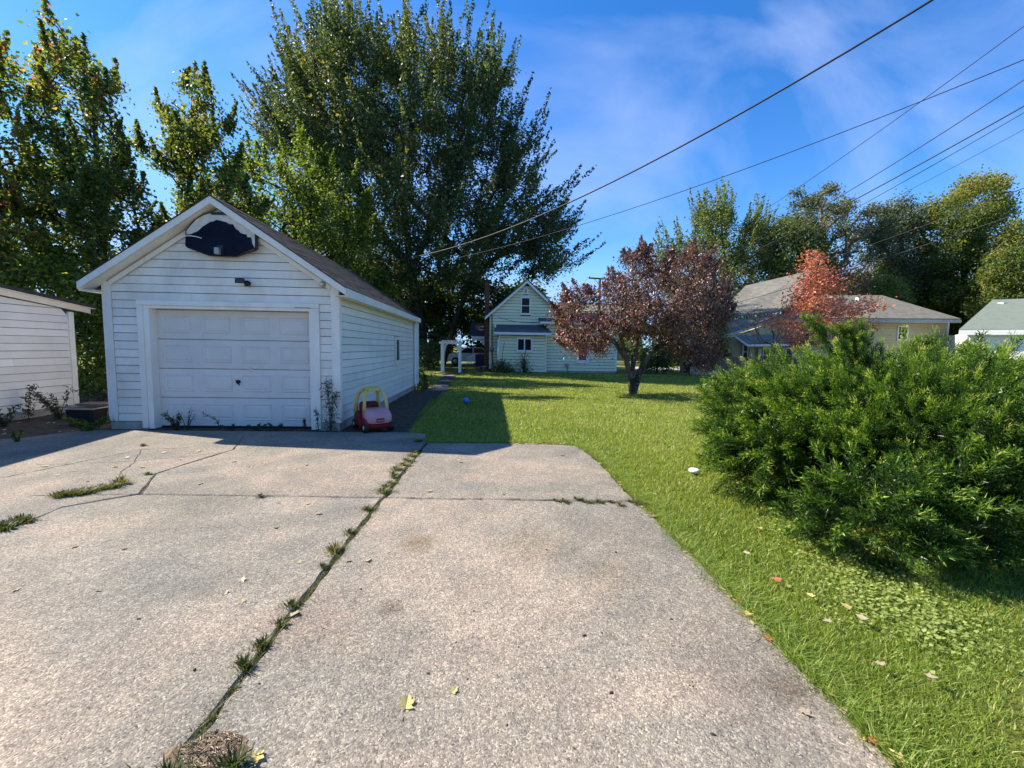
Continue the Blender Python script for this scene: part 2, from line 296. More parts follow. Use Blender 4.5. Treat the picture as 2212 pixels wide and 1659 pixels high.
def window(parent, org, ud, nd, u0, u1, z0, z1, fm, fw=.08, depth=.05, mid='h', wall_z=0, name='window'):
    """frame ring + sash bars as one part with pane and sill below it"""
    org = np.array(org, float); ud = np.array(ud, float); nd = np.array(nd, float)
    def P(u, z, d): return org+ud*u+nd*d+np.array([0, 0, z])
    b = MB()
    def bar(a0, a1, b0, b1, d0=-.01, d1=depth): b.prism([P(a0, b0, d0), P(a1, b0, d0), P(a1, b1, d0), P(a0, b1, d0)], nd*(d1-d0))
    bar(u0, u1, z1-fw, z1); bar(u0, u1, z0, z0+fw); bar(u0, u0+fw, z0+fw+.001, z1-fw-.001); bar(u1-fw, u1, z0+fw+.001, z1-fw-.001)
    if mid == 'h': bar(u0+fw, u1-fw, (z0+z1)/2-.02, (z0+z1)/2+.02, .0, depth*.6)
    if mid == 'v': bar((u0+u1)/2-.035, (u0+u1)/2+.035, z0+fw, z1-fw, .0, depth*.8)
    wo = b.build(name, fm, parent)
    prism('pane', [P(u0+fw, z0+fw, 0.004), P(u1-fw, z0+fw, .004), P(u1-fw, z1-fw, .004), P(u0+fw, z1-fw, .004)], nd*.008, glass, wo)
    prism('sill', [P(u0-.04, z0-.05, 0), P(u1+.04, z0-.05, 0), P(u1+.04, z0-.002, 0), P(u0-.04, z0-.002, 0)], nd*(depth+.03), fm, wo)
    return wo

# ------------------------------------------------------------------ foliage helpers
def unit(a): return a/np.maximum(np.linalg.norm(a, axis=-1, keepdims=True), 1e-9)
def leaves(name, P, size, m, parent, up=.35, tint=None, aspect=.62, lobes=False, droop=None):
    """one small folded leaf per point"""
    n = len(P); nrm = RNG.normal(size=(n, 3)); nrm[:, 2] += up*2.2; nrm = unit(nrm)
    a = RNG.normal(size=(n, 3))
    if droop is not None: a = a*.5 + np.array(droop)
    a = unit(a - nrm*(a*nrm).sum(1, keepdims=True)); b = np.cross(nrm, a)
    s = (size*RNG.uniform(.65, 1.3, n))[:, None]
    if lobes:
        ring = [(-.5, 0, 0), (-.25, .30, .05), (-.05, .55, .10), (.08, .24, .03), (.5, 0, -.05), (.08, -.24, .03), (-.05, -.55, .10), (-.25, -.30, .05)]
        F0 = [(0, 1, 3), (1, 2, 3), (0, 3, 4), (0, 4, 5), (0, 5, 7), (7, 5, 6)]
        k = len(ring); V = np.stack([P + a*s*x + b*s*y + nrm*s*z for x, y, z in ring], 1).reshape(-1, 3)
        F = (np.array(F0)[None] + (np.arange(n)*k)[:, None, None]).reshape(-1, 3); per = len(F0)
    else:
        V = np.stack([P-a*s*.5, P+b*s*aspect*.5+nrm*s*.12, P+a*s*.5, P-b*s*aspect*.5+nrm*s*.12], 1).reshape(-1, 3)
        F = (np.array([(0, 1, 2), (0, 2, 3)])[None] + (np.arange(n)*4)[:, None, None]).reshape(-1, 3); per = 2
    if tint is None: tint = RNG.beta(2, 2.5, n)
    o = obj(name, V, F, m, parent, tint=np.repeat(np.clip(tint, 0, 1), per)); return o
def in_poly(px, py, poly):
    ins = np.zeros(len(px), bool); n = len(poly)
    for i in range(n):
        x0, y0 = poly[i]; x1, y1 = poly[(i+1) % n]
        c = ((y0 > py) != (y1 > py)); 
        with np.errstate(divide='ignore', invalid='ignore'): xi = (x1-x0)*(py-y0)/(y1-y0+1e-12)+x0
        ins ^= c & (px < xi)
    return ins
def edge_dist(px, py, poly):
    d = np.full(len(px), 1e9); n = len(poly)
    for i in range(n):
        a = np.array(poly[i], float); b = np.array(poly[(i+1) % n], float); ab = b-a
        t = np.clip(((px-a[0])*ab[0]+(py-a[1])*ab[1])/(ab@ab), 0, 1)
        d = np.minimum(d, np.hypot(px-a[0]-t*ab[0], py-a[1]-t*ab[1]))
    return d
def crown_points(poly, Y, n, depth, shell=.0):
    """random points inside a crown whose outline is given as sighted at distance Y; depth follows the outline's own width"""
    poly = [tuple(p) for p in poly]; xs = [p[0] for p in poly]; ys = [p[1] for p in poly]; R = np.zeros((0, 3)); D = np.zeros(0)
    while len(R) < n:
        px = RNG.uniform(min(xs), max(xs), n*3); py = RNG.uniform(min(ys), max(ys), n*3)
        k = in_poly(px, py, poly); px, py = px[k], py[k]; d = edge_dist(px, py, poly)*Y/FPX
        half = depth*np.sqrt(1-(1-np.clip(d/depth, 0, 1))**2)
        yy = Y + half*RNG.uniform(-1, 1, len(px))
        dr = _f[None]+_r[None]*((px-IW/2)/FPX)[:, None]-_u[None]*((py-IH/2)/FPX)[:, None]
        c = CAM + dr*(yy/dr[:, 1])[:, None]
        R = np.vstack([R, c]); D = np.append(D, d)
    return R[:n], D[:n]
def grow(limbs, A, stepk=4, droop=0.0):
    """connect every attractor to the nearest wood; returns nodes, parent index"""
    nodes = []; par = []
    for lim in limbs:
        st = lim[0]; pts = [np.array(p, float) for p in lim[1]]; prev = st
        if st < 0: nodes.append(pts[0]); par.append(-1); prev = len(nodes)-1; 
        for i in range(len(pts)-1):
            for k in range(1, 7):
                q = pts[i]+(pts[i+1]-pts[i])*k/6; nodes.append(q); par.append(prev); prev = len(nodes)-1
    n0 = len(nodes); cap = n0+len(A)*stepk+5; NP = np.zeros((cap, 3)); NP[:n0] = nodes; PA = np.full(cap, -1); PA[:n0] = par; cnt = n0
    dist = np.min(np.linalg.norm(A[:, None]-NP[None, :n0], axis=2), 1); tips = []
    lo = max(2, int(.3*min(n0, 20)))
    for i in np.argsort(dist):
        a = A[i]; v = a-NP[:cnt]; d = np.linalg.norm(v, axis=1); cost = d + np.maximum(0, .35*d - v[:, 2])*1.1; cost[:lo] += 50
        j = int(np.argmin(cost)); p0 = NP[j]; dd = a-p0; ln = np.linalg.norm(dd)
        pj = PA[j]; din = unit((p0-NP[pj]) if pj >= 0 else np.array([0, 0, 1.])); prev = j
        for k in range(1, stepk+1):
            t = k/stepk; q = p0+dd*t + din*ln*.28*t*(1-t) + RNG.normal(size=3)*ln*.03*(k < stepk)
            NP[cnt] = q; PA[cnt] = prev; prev = cnt; cnt += 1
        tips.append(cnt-1)
    return NP[:cnt], PA[:cnt], np.array(tips)
def wood(name, NP, PA, tips, rbase, m, parent, k=5, rmin=.006, power=.5):
    n = len(NP); c = np.zeros(n); c[tips] = 1
    for i in range(n-1, -1, -1):
        if PA[i] >= 0: c[PA[i]] += c[i]
    c = np.maximum(c, 1); r = np.maximum(rmin, rbase*(c/c.max())**power)
    i = np.where(PA >= 0)[0]; p = PA[i]; d = unit(NP[i]-NP[p]); ref = np.where(np.abs(d[:, 2:3]) > .9, np.array([[1., 0, 0]]), np.array([[0, 0, 1.]]))
    a = unit(np.cross(d, ref)); b = np.cross(d, a); an = np.arange(k)*2*pi/k
    r0 = np.minimum(r[p], r[i]*1.35)[:, None, None]; r1 = r[i][:, None, None]
    off = a[:, None]*np.cos(an)[None, :, None]+b[:, None]*np.sin(an)[None, :, None]
    V = np.concatenate([NP[p][:, None]+off*r0, NP[i][:, None]+d[:, None]*r1*.3+off*r1], 1).reshape(-1, 3)
    q = np.array([(j, (j+1) % k, k+(j+1) % k, k+j) for j in range(k)]); F = (q[None]+(np.arange(len(i))*2*k)[:, None, None]).reshape(-1, 4)
    return obj(name, V, F, m, parent, smooth=True)
def tree(name, label, base, limbs, poly, Y, nA, depth, nleaf, lsize, lm, cat='tree', group=None, wm=None, rbase=.3, spread=.35, shoots=0, focus=None, shoot_len=1.5,
         tfun=None, up=.35, lobes=False, droop=None, along=.5, rmin=.006, power=.5, gap=None, aspect=.62, inset=0., cl=.18, shr=.42, sf=.45, sn=.16, su=.25):
    root = thing(name, label, cat, base, group)
    A, D = crown_points(poly, Y, nA, depth)
    if inset: k = D > inset*RNG.random(len(D)); A = A[k]; D = D[k]
    if gap is not None:       # ragged: drop clusters of points so that the sky shows through
        f = np.sin(A[:, 0]*gap[0]+1.3)*np.sin(A[:, 2]*gap[0]*1.3+.4)+np.sin(A[:, 1]*gap[0]*.9)*.5; A = A[f > gap[1]]
    NP, PA, tips = grow(limbs, A)
    wood('trunk', NP, PA, tips, rbase, wm or bark, root, rmin=rmin, power=power)
    pts = []; tt = []
    nl = int(nleaf*(1-sf*(shoots > 0)))
    ti = RNG.integers(0, len(tips), nl); tip = tips[ti]; p1 = NP[PA[tip]]; p2 = NP[PA[PA[tip]]]; s = RNG.uniform(0, 1, nl)**.7
    base_p = np.where((s > .5)[:, None], p1+(NP[tip]-p1)*((s-.5)*2)[:, None], p2+(p1-p2)*(s*2)[:, None])
    clump = RNG.uniform(-1, 1, len(NP))
    pts.append(base_p + RNG.normal(size=(nl, 3))*spread*np.array([1, 1, .8])); tt.append(clump[tip]*cl)
    if shoots:
        fo = np.array(focus); k = np.concatenate([np.argsort(D)[:shoots//2], RNG.integers(0, len(A), shoots-shoots//2)]) if gap is None else RNG.integers(0, len(A), shoots)
        S0 = A[k]; dr = unit(unit(S0-fo)+RNG.normal(size=S0.shape)*sn+np.array([0, 0, su])); SL = shoot_len*RNG.uniform(.5, 1.25, len(k))
        ns = int(nleaf*sf/len(k)); u = RNG.uniform(-.15, 1, (len(k), ns))
        cv = S0[:, None]+dr[:, None]*(u*SL[:, None])[:, :, None]; cv[:, :, 2] += (u**2*SL[:, None]*.18)
        cv += RNG.normal(size=cv.shape)*(spread*shr*(1.15-u)[:, :, None]); pts.append(cv.reshape(-1, 3)); tt.append(np.repeat(clump[:len(k)], ns)*cl+.04)
    P = np.vstack(pts); T = np.concatenate(tt)+RNG.beta(2.2, 2.8, len(P))
    if tfun is not None: T = T + tfun(P)
    o = leaves('crown', P, lsize, lm, root, up, T, aspect, lobes, droop); o['kind'] = 'stuff'
    return root
# ================================================================== SETTING: ground
def sheet(name, pts, z, m, parent=None):
    return obj(name, [(p[0], p[1], z) for p in pts], [tuple(range(len(pts)))], m, parent)
gx = []; gf = []; NXg = 60
ground = obj('lawn', [(-600, -200, -.02), (600, -200, -.02), (600, 1200, -.02), (-600, 1200, -.02)], [(0, 1, 2, 3)], lawn_m); ground['kind'] = 'structure'
dirt = sheet('dirt_ground', [(-30, 3.5), (-7.6, 5.2), (-6.6, 7.0), (-6.3, 7.35), (-2.6, 7.35), (-1.35, 7.1), (-1.55, 9.5), (-1.75, 15.2), (-6.8, 16.5), (-12, 17), (-30, 17)], -.012, soil); dirt['kind'] = 'structure'
road = sheet('street', [(-80, 44), (80, 44), (80, 52), (-80, 52)], -.012, pmat('asphalt', (.045, .045, .048), (.07, .07, .07), 4, .9, .4, 60)); road['kind'] = 'structure'

driveway = sheet('driveway', [(-9.4, -3), (1.44, -3), (1.42, 6.2), (.9, 6.3), (-.9, 6.35), (-1.1, 7.2), (-6.5, 7.2), (-9.4, 5.6)], -.008, soil); driveway['kind'] = 'structure'
def jag(poly, step=.09, amp=.008, keep=()):
    out = []; n = len(poly)
    for i in range(n):
        a = np.array(poly[i][:2], float); b = np.array(poly[(i+1) % n][:2], float); L_ = np.linalg.norm(b-a); k = max(1, int(L_/step)); nn = np.array([-(b-a)[1], (b-a)[0]])/max(L_, 1e-6)
        for j in range(k):
            out.append(a+(b-a)*j/k + (nn*random.uniform(-amp, amp) if j else 0))
    return out
def slab(poly, top=.006, amp=.007):
    p = jag(poly, .09, amp); c = np.mean(p, axis=0); n = len(p)
    inner = []
    for i in range(n):
        a, q, b = p[i-1], p[i], p[(i+1) % n]; t = b-a; t = t/max(np.linalg.norm(t), 1e-6); nn = np.array([-t[1], t[0]])
        inner.append(q+nn*.012)
    V = [(x, y, -.1) for x, y in p]+[(x, y, top-.010) for x, y in p]+[(x, y, top) for x, y in inner]
    F = [(i, (i+1) % n, n+(i+1) % n, n+i) for i in range(n)]+[(n+i, n+(i+1) % n, 2*n+(i+1) % n, 2*n+i) for i in range(n)]+[tuple(range(2*n, 3*n))]
    return obj('concrete_slab', V, F, concrete, driveway)
g2 = lambda x, y: tuple(G(x, y)[:2])
C1 = [(-1.0, 4.08), g2(300, 1069), g2(134, 1097), g2(60, 1128), g2(0, 1150), (-6.5, 1.9), (-9.4, 1.1)]
C2 = [g2(300, 1069), g2(337, 1024), g2(415, 999), g2(505, 972), g2(528, 940), (-4.35, 7.25)]
slab([(-.975, 4.07), (1.40, 3.965), (1.41, 5.2), (1.36, 6.0), (1.27, 6.27), (1.1, 6.36), (.2, 6.45), (-.925, 6.46)], amp=.016)              # right, far
slab([(-1.15, -3), (1.47, -3), (1.45, 1.5), (1.46, 3.0), (1.44, 3.93), (.3, 3.99), (-.992, 4.045), (-1.052, 1.5)], amp=.012)                 # right, near
C1s = [(x, y-.005) for x, y in C1]; C1n = [(x, y+.005) for x, y in C1]
slab([(-9.4, -3), (-1.172, -3), (-1.075, 1.5), (-1.012, 4.05)]+C1s[1:])                                                              # left, near
slab([(-1.005, 4.07)]+[(-.955, 6.4), (-1.05, 7.1), (-1.3, 7.22), (-4.33, 7.25)]+[(x+.004, y-.003) for x, y in C2[::-1][1:-1]]+[(C1n[1][0]+.03, C1n[1][1])])   # left, far
slab([(C1n[1][0]-.015, C1n[1][1]+.02)]+[(x-.004, y+.003) for x, y in C2[1:]]+[(-6.55, 7.25), (-6.9, 6.6), (-9.4, 5.6)]+C1n[::-1][0:-2])                # left, beyond the diagonal crack
def crack(pts, wd=.008):
    p = []; 
    for i in range(len(pts)-1):
        a = np.array(pts[i][:2]); b = np.array(pts[i+1][:2]); k = max(2, int(np.linalg.norm(b-a)/.06))
        for j in range(k): p.append(a+(b-a)*j/k+RNG.normal(size=2)*.008)
    V = []; n = len(p)
    for i, q in enumerate(p):
        d = p[min(i+1, n-1)]-p[max(0, i-1)]; d = d/np.linalg.norm(d); nn = np.array([-d[1], d[0]]); ww = wd*random.uniform(.25, 1.0)*.5
        V += [(*(q+nn*ww), .0085), (*(q-nn*ww), .0085)]
    return obj('crack', V, [(2*i, 2*i+1, 2*i+3, 2*i+2) for i in range(n-1)], soil, driveway)
crack([G(0, 1034), G(130, 1008), G(303, 972), G(420, 968)], .014); crack([G(305, 972), G(290, 1000), G(262, 1020), G(255, 1040)], .016)
crack([G(45, 1004), G(150, 1004), G(300, 996), G(430, 985), G(505, 975)], .008); crack([G(60, 1073), G(130, 1071), G(300, 1069)], .010)
crack([G(520, 968), G(650, 957), G(760, 949)], .010)
# garden path of flat stones from the arbour to the back of the garage
path = sheet('garden_path', [(-1.9, 12.0), (-1.5, 12.0), (-1.75, 24), (-2.45, 24)], -.010, soil); path['kind'] = 'structure'
stone_m = pmat('path_stone', (.20, .18, .16), (.32, .29, .26), 5, .9, .4, 40)
for (sx, sy, sr) in [(-1.72, 14.6, .30), (-1.8, 16.0, .33), (-1.9, 18.4, .28), (-2.05, 21.5, .26)]:
    ang = sorted(random.uniform(0, 2*pi) for _ in range(8)); 
    prism('stone', [(sx+cos(a)*sr*1.1, sy+sin(a)*sr*1.25, -.01) for a in ang], (0, 0, .03), stone_m, path)

# ================================================================== GARAGE
GX0, GX1, GY0, GY1 = -6.29, -2.56, 7.42, 14.6
gar = thing('garage', 'white clapboard garage with gable front and panelled door beside the driveway', 'garage', ((GX0+GX1)/2, (GY0+GY1)/2, 0))
RZ, EZ, XC = 3.75, 2.39, (GX0+GX1)/2       # ridge, wall top, ridge x
pitch = (RZ-.12-EZ)/((GX1-GX0)/2)
# structural shell just behind the boards, coloured dark to deepen their shadow lines
MB().prism([(GX0+.02, GY0+.03, .1), (-5.66, GY0+.03, .1), (-5.66, GY0+.03, 2.06), (-2.98, GY0+.03, 2.06), (-2.98, GY0+.03, .1), (GX1-.02, GY0+.03, .1), (GX1-.02, GY0+.03, EZ-.03), (XC, GY0+.03, RZ-.16), (GX0+.02, GY0+.03, EZ-.03)], (0, .08, 0)).box((GX1-.10, GY0+.12, .1), (GX1-.02, GY1, EZ-.04)).box((GX0+.02, GY0+.12, .1), (GX0+.10, GY1, EZ-.04)).prism([(GX0+.1, GY1-.1, .1), (GX1-.1, GY1-.1, .1), (GX1-.1, GY1-.1, EZ-.03), (XC, GY1-.1, RZ-.18), (GX0+.1, GY1-.1, EZ-.03)], (0, .08, 0)).build('wall', shade_backing, gar)
MB().box((GX0+.01, GY0-.01, -.05), (-5.70, GY0+.14, .115)).box((-2.93, GY0-.01, -.05), (GX1+.01, GY0+.14, .115)).box((GX1-.14, GY0+.15, -.05), (GX1+.01, GY1, .115)).box((GX0+.01, GY0+.15, -.05), (GX0+.14, GY1, .115)).build('foundation', block, gar)
def gspan(z):
    if z <= EZ: return (GX0+.115, GX1-.115)
    k = (z-EZ)/pitch; return (GX0+k+.02, GX1-k-.02)
siding(gar, (0, GY0+.03, 0), (1, 0, 0), (0, -1, 0), .125, RZ-.2, .1335, gspan, [(-5.77, -2.86, 0, 2.13)], white, .020)
siding(gar, (GX1-.02, 0, 0), (0, 1, 0), (1, 0, 0), .125, EZ-.02, .1335, lambda z: (GY0+.02, GY1-.10), [(11.72, 12.36, .95, 1.72)], white_side, .020)
siding(gar, (GX0+.02, 0, 0), (0, -1, 0), (-1, 0, 0), .125, EZ-.02, .30, lambda z: (-GY1+.02, -GY0-.02), [], white_side, .016)
for x0, x1, y0, y1 in [(GX0-.005, GX0+.11, GY0-.004, GY0+.025), (GX1-.11, GX1+.028, GY0-.006, GY0+.016), (GX1+.001, GX1+.030, GY0+.018, GY0+.10), (GX1-.02, GX1+.03, GY1-.095, GY1+.02), (GX0-.03, GX0-.006, GY0+.0, GY0+.1)]:
    bevel(box('corner_board', (x0, y0, .12), (x1, y1, EZ+.03), trim, gar), .004)
# door surround
bevel(box('door_trim', (-5.775, GY0-.022, .015), (-5.685, GY0+.10, 2.045), trim, gar), .004); bevel(box('door_trim', (-2.945, GY0-.022, .015), (-2.862, GY0+.10, 2.045), trim, gar), .004)
bevel(box('door_trim', (-5.775, GY0-.022, 2.048), (-2.862, GY0+.10, 2.125), trim, gar), .004)
box('door_jamb', (-5.683, GY0+.0, 0), (-5.60, GY0+.24, 2.046), trim, gar); box('door_jamb', (-3.03, GY0+.0, 0), (-2.947, GY0+.24, 2.046), trim, gar); box('door_jamb', (-5.598, GY0+.0, 2.0), (-3.032, GY0+.24, 2.046), trim, gar)
# overhead door: four sections with raised panels
gd = obj('garage_door', *(lambda b: (b.v, b.f))(MB().box((-5.6, GY0+.225, .02), (-3.03, GY0+.25, 2.0))), doorpaint, gar)
dx0, dx1 = -5.598, -3.032; dh = 1.975/4
for s_ in range(4):
    z0 = .025+dh*s_; z1 = z0+dh-.012; yF = GY0+.165; yB = GY0+.223; b = MB(); b.box((dx0, yF, z0), (dx1, yB, z1))
    pw = (dx1-dx0)/4
    for k in range(4):
        cx = dx0+pw*(k+.5); px0, px1, pz0, pz1 = cx-.235, cx+.235, z0+.10, z1-.10
        # moulded ring: raised lip, groove, raised field
        def ring(a, yA, bb, yB_):
            o_ = [(px0+a, yA, pz0+a), (px1-a, yA, pz0+a), (px1-a, yA, pz1-a), (px0+a, yA, pz1-a)]; i_ = [(px0+bb, yB_, pz0+bb), (px1-bb, yB_, pz0+bb), (px1-bb, yB_, pz1-bb), (px0+bb, yB_, pz1-bb)]
            b.add(o_+i_, [(j, (j+1) % 4, 4+(j+1) % 4, 4+j) for j in range(4)])
        ring(-.004, yF-.0005, .010, yF-.013); ring(.010, yF-.013, .032, yF-.002); ring(.032, yF-.002, .060, yF-.014)
        b.add([(px0+.06, yF-.014, pz0+.06), (px1-.06, yF-.014, pz0+.06), (px1-.06, yF-.014, pz1-.06), (px0+.06, yF-.014, pz1-.06)], [(0, 1, 2, 3)])
    b.build('door_section', doorpaint, gd)
lk = MB(); lc = (-4.30, GY0+.15, .79)
lk.tube([(lc[0], lc[1]+.016, lc[2]), (lc[0], lc[1]-.012, lc[2])], .034, 14); lk.tube([(lc[0], lc[1]-.012, lc[2]), (lc[0], lc[1]-.04, lc[2])], .012, 8); lk.tube([(lc[0]-.02, lc[1]-.04, lc[2]+.035), (lc[0], lc[1]-.045, lc[2]), (lc[0]+.045, lc[1]-.04, lc[2]-.055)], .009, 6)
lk.build('lock_handle', dark_metal, gd, True)
box('door_seal', (dx0, GY0+.16, .0), (dx1, GY0+.2, .023), black_plastic, gd)
# scuff left on the third section
prism('scuff_mark', [(-4.10+.05*cos(t)+random.uniform(-.012, .012), GY0+.1635, 1.0+.035*sin(t)+random.uniform(-.01, .01)) for t in np.linspace(0, 2*pi, 13)[:-1]], (0, -.0015, 0), pmat('scuff', (.40, .39, .38), (.62, .61, .60), 40, .8), gd)
# roof
OV, FR, BK = .19, GY0-.20, GY1+.15
def roof_pt(side, k, y, lift=0):   # k metres out from the ridge
    return (XC+side*k, y, RZ-pitch*k+lift)
HW = (GX1-GX0)/2+OV
for sd_ in (-1, 1):
    prism('roof_deck', [roof_pt(sd_, 0, FR+.02, -.03), roof_pt(sd_, HW, FR+.02, -.03), roof_pt(sd_, HW, BK, -.03), roof_pt(sd_, 0, BK, -.03)], (0, 0, .025), trim, gar)
    # rake board at the gable, with its shadow board and soffit
    bevel(prism('rake_board', [roof_pt(sd_, 0, FR-.02, -.002), roof_pt(sd_, HW+.02, FR-.02, -.002), roof_pt(sd_, HW+.02, FR-.02, -.118), roof_pt(sd_, 0, FR-.02, -.118)], (0, .035, 0), trim, gar), .004)
    prism('soffit_board', [roof_pt(sd_, 0, FR+.018, -.122), roof_pt(sd_, HW, FR+.018, -.122), roof_pt(sd_, HW, GY0+.02, -.122), roof_pt(sd_, 0, GY0+.02, -.122)], (0, 0, .018), trim, gar)
    prism('frieze_board', [roof_pt(sd_, .0, GY0-.006, -.152), roof_pt(sd_, HW-.3, GY0-.006, -.152), roof_pt(sd_, HW-.3, GY0-.006, -.235), roof_pt(sd_, 0, GY0-.006, -.235)], (0, -.016, 0), trim, gar)
    box('fascia_board', *((lambda x: ((min(x, x+sd_*.03), FR+.02, RZ-pitch*HW-.15), (max(x, x+sd_*.03), BK, RZ-pitch*HW-.012)))(XC+sd_*HW)), trim, gar)
    prism('soffit_board', [(XC+sd_*(HW-.005), FR+.05, RZ-pitch*HW-.14), (XC+sd_*(HW-OV+.01), FR+.05, RZ-pitch*HW-.14), (XC+sd_*(HW-OV+.01), BK, RZ-pitch*HW-.14), (XC+sd_*(HW-.005), BK, RZ-pitch*HW-.14)], (0, 0, .015), trim, gar)
# shingles on the slope in view: single tabs near the front, the rest in one mesh
SL = HW/cos(math.atan(pitch)); ca, sa = cos(math.atan(pitch)), sin(math.atan(pitch)); expo = .142; nc = int(SL/expo)+1; tabw = .30
def tab_geo(s0, y0, wv, lift, side=1):
    s1 = max(0, s0-expo-.03); a = lambda s, y, h: (XC+side*(s*ca+h*sa), y, RZ-s*sa+h*ca)
    th = .006
    return [a(s0, y0, lift+th), a(s0, y0+wv, lift+th), a(s1, y0+wv, lift), a(s1, y0, lift), a(s0, y0, lift-.004), a(s0, y0+wv, lift-.004), a(s1, y0+wv, lift-.006), a(s1, y0, lift-.006)]
TF = [(0, 1, 2, 3), (7, 6, 5, 4), (0, 4, 5, 1), (1, 5, 6, 2), (2, 6, 7, 3), (3, 7, 4, 0)]
tabs = []
for c_ in range(nc):
    s0 = min(SL+.02, expo*(c_+1)); y = FR-.03-(.15 if c_ % 2 else 0)
    while y < BK:
        y0 = max(y, FR-.03); y1 = min(y+tabw-.006, BK); 
        if y1-y0 > .03: tabs.append((y0, s0, y1-y0, .007*random.random()))
        y += tabw
tabs.sort(); 
for i, (y0, s0, wv, jl) in enumerate(tabs[:296]): obj('shingle', tab_geo(s0, y0, wv, .006+jl*.6), TF, shingle_dark, gar)
bb = MB()
for (y0, s0, wv, jl) in tabs[296:]: bb.add(tab_geo(s0, y0, wv, .006+jl*.6), TF)
for c_ in range(nc):
    for k in range(0, 8): bb.add(tab_geo(min(SL+.02, expo*(c_+1)), FR-.03+k*.95, .945, .006, -1), TF)
bb.build('shingles', shingle_dark, gar)['kind'] = 'stuff'
for k in range(8): MB().prism([(XC-.12, FR-.035+k*.94, RZ-.06), (XC, FR-.035+k*.94, RZ+.028), (XC+.12, FR-.035+k*.94, RZ-.06), (XC+.11, FR-.035+k*.94, RZ-.075), (XC, FR-.035+k*.94, RZ+.012), (XC-.11, FR-.035+k*.94, RZ-.075)], (0, .935, 0)).build('ridge_cap', shingle_dark, gar)
# side window, downpipe
window(gar, (GX1-.005, 0, 0), (0, 1, 0), (1, 0, 0), 11.75, 12.33, .97, 1.70, trim, .085, .035, None)
tube('downpipe', [(GX1+.07, GY1-.14, EZ-.02), (GX1+.07, GY1-.14, .25), (GX1+.13, GY1-.2, .12)], .028, bright_white, gar)
MB().box((GX1+.03, GY1-.02, .2), (GX1+.16, GY1+.05, EZ-.05)).build('corner_post', bright_white, gar)
# missing sliver of a board and lifted trim, dark gaps seen in the photograph
box('gap', (-3.25, GY0-.0245, 2.051), (-2.99, GY0-.022, 2.058), black_plastic, gar)

# ------------------------------------------------ things fixed on the garage front
BY = GY0-.10
q = lambda cx, cy: tuple(at((500+cx/5.53)/1.3887, (560+cy/5.53)/1.3887, BY))
bk = thing('basketball_backboard', 'fan-shaped backboard with faded white top and peeled dark navy face, high under the garage gable', 'backboard', q(880, 860))
rim = [(310, 730), (310, 985), (345, 1015), (690, 1145), (1130, 1165), (1470, 1050), (1492, 1020), (1492, 740), (1400, 650), (1200, 520), (1020, 455), (740, 425), (600, 460), (480, 530), (380, 640)]
prism('board_frame', [q(*p) for p in rim], (0, .05, 0), black_plastic, bk)
cxm, cym = 900, 830
inner = [((x-cxm)*.955+cxm, (y-cym)*.955+cym) for x, y in rim]
prism('board_face', [tuple(np.array(q(*p))+(0, -.004, 0)) for p in inner], (0, -.006, 0), pmat('faded_paper', (.55, .52, .47), (.70, .68, .63), 9, .8), bk)
top = [(325, 800), (410, 795), (450, 775), (500, 755), (540, 730), (585, 690), (620, 655), (660, 640), (690, 610), (740, 585), (790, 578), (840, 560), (890, 562), (940, 578), (1000, 590), (1050, 620), (1110, 625), (1120, 660), (1160, 710), (1200, 735), (1235, 770), (1290, 790), (1330, 795), (1345, 840), (1410, 850), (1425, 960), (1440, 965)]
low = [(1466, 1030), (1130, 1152), (695, 1135), (345, 1003), (318, 975)]
prism('peeled_face', [tuple(np.array(q(x+random.uniform(-5, 5), y+random.uniform(-6, 6)))+(0, -.012, 0)) for x, y in top]+[tuple(np.array(q(*p))+(0, -.012, 0)) for p in low], (0, -.004, 0), pmat('navy_face', (.003, .005, .014), (.008, .012, .028), 3, .7, spec=.1), bk)
# strip of torn film curling across the left side
MB().tube([tuple(np.array(q(*p))+(0, -.03-.03*d_, 0)) for p, d_ in [((295, 850), .4), ((350, 832), 1), ((440, 830), 1), ((520, 840), .6), ((600, 862), 0)]], .006, 6).build('torn_strip', bright_white, bk)
a_ = np.array(q(880, 1080)); box('rim_bracket', a_+(-.035, -.09, -.05), a_+(.035, -.017, .05), grey_metal, bk); a_ = np.array(q(905, 1050)); box('bracket_plate', a_+(-.05, -.03, -.08), a_+(.05, -.0165, .07), black_plastic, bk)
box('upper_bolt', np.array(q(750, 455))+(0, -.03, -.012), np.array(q(1010, 455))+(0, -.008, .018), black_plastic, bk)
# security light
lc = at(527, 610, GY0-.05)
sl = thing('security_light', 'small black twin-head security light on the garage boards above the door', 'outdoor light', lc)
b = MB(); b.tube([lc+(0.035, .06, -.01), lc+(.035, .01, -.01)], .045, 12); b.tube([lc+(.035, .01, -.01), lc+(.0, -.05, .005)], .016, 8); b.build('mount', black_plastic, sl, True)
b = MB(); b.loft([[tuple(lc+np.array((x*sc_-.015, -.02-k*.05, z*sc_+.022-k*.008))) for x, z in ((-.065, -.035), (.06, -.035), (.065, .04), (-.06, .045))] for k, sc_ in ((0, .7), (1, 1), (2, 1.05))]); bevel(b.build('lamp_head', black_plastic, sl), .01)
box('lamp_face', lc+(-.07, -.125, -.012), lc+(.04, -.121, .052), pmat('lamp_lens', (.03, .03, .034), None, rough=.25), sl)
b = MB(); b.tube([lc+(.06, -.02, -.03), lc+(.085, -.09, -.05)], .028, 10); b.build('sensor', black_plastic, sl, True)
lc = at(697, 614, GY0-.03); cam_t = thing('porch_lamp', 'small round grey lamp holder near the right eave of the garage front', 'outdoor light', lc)
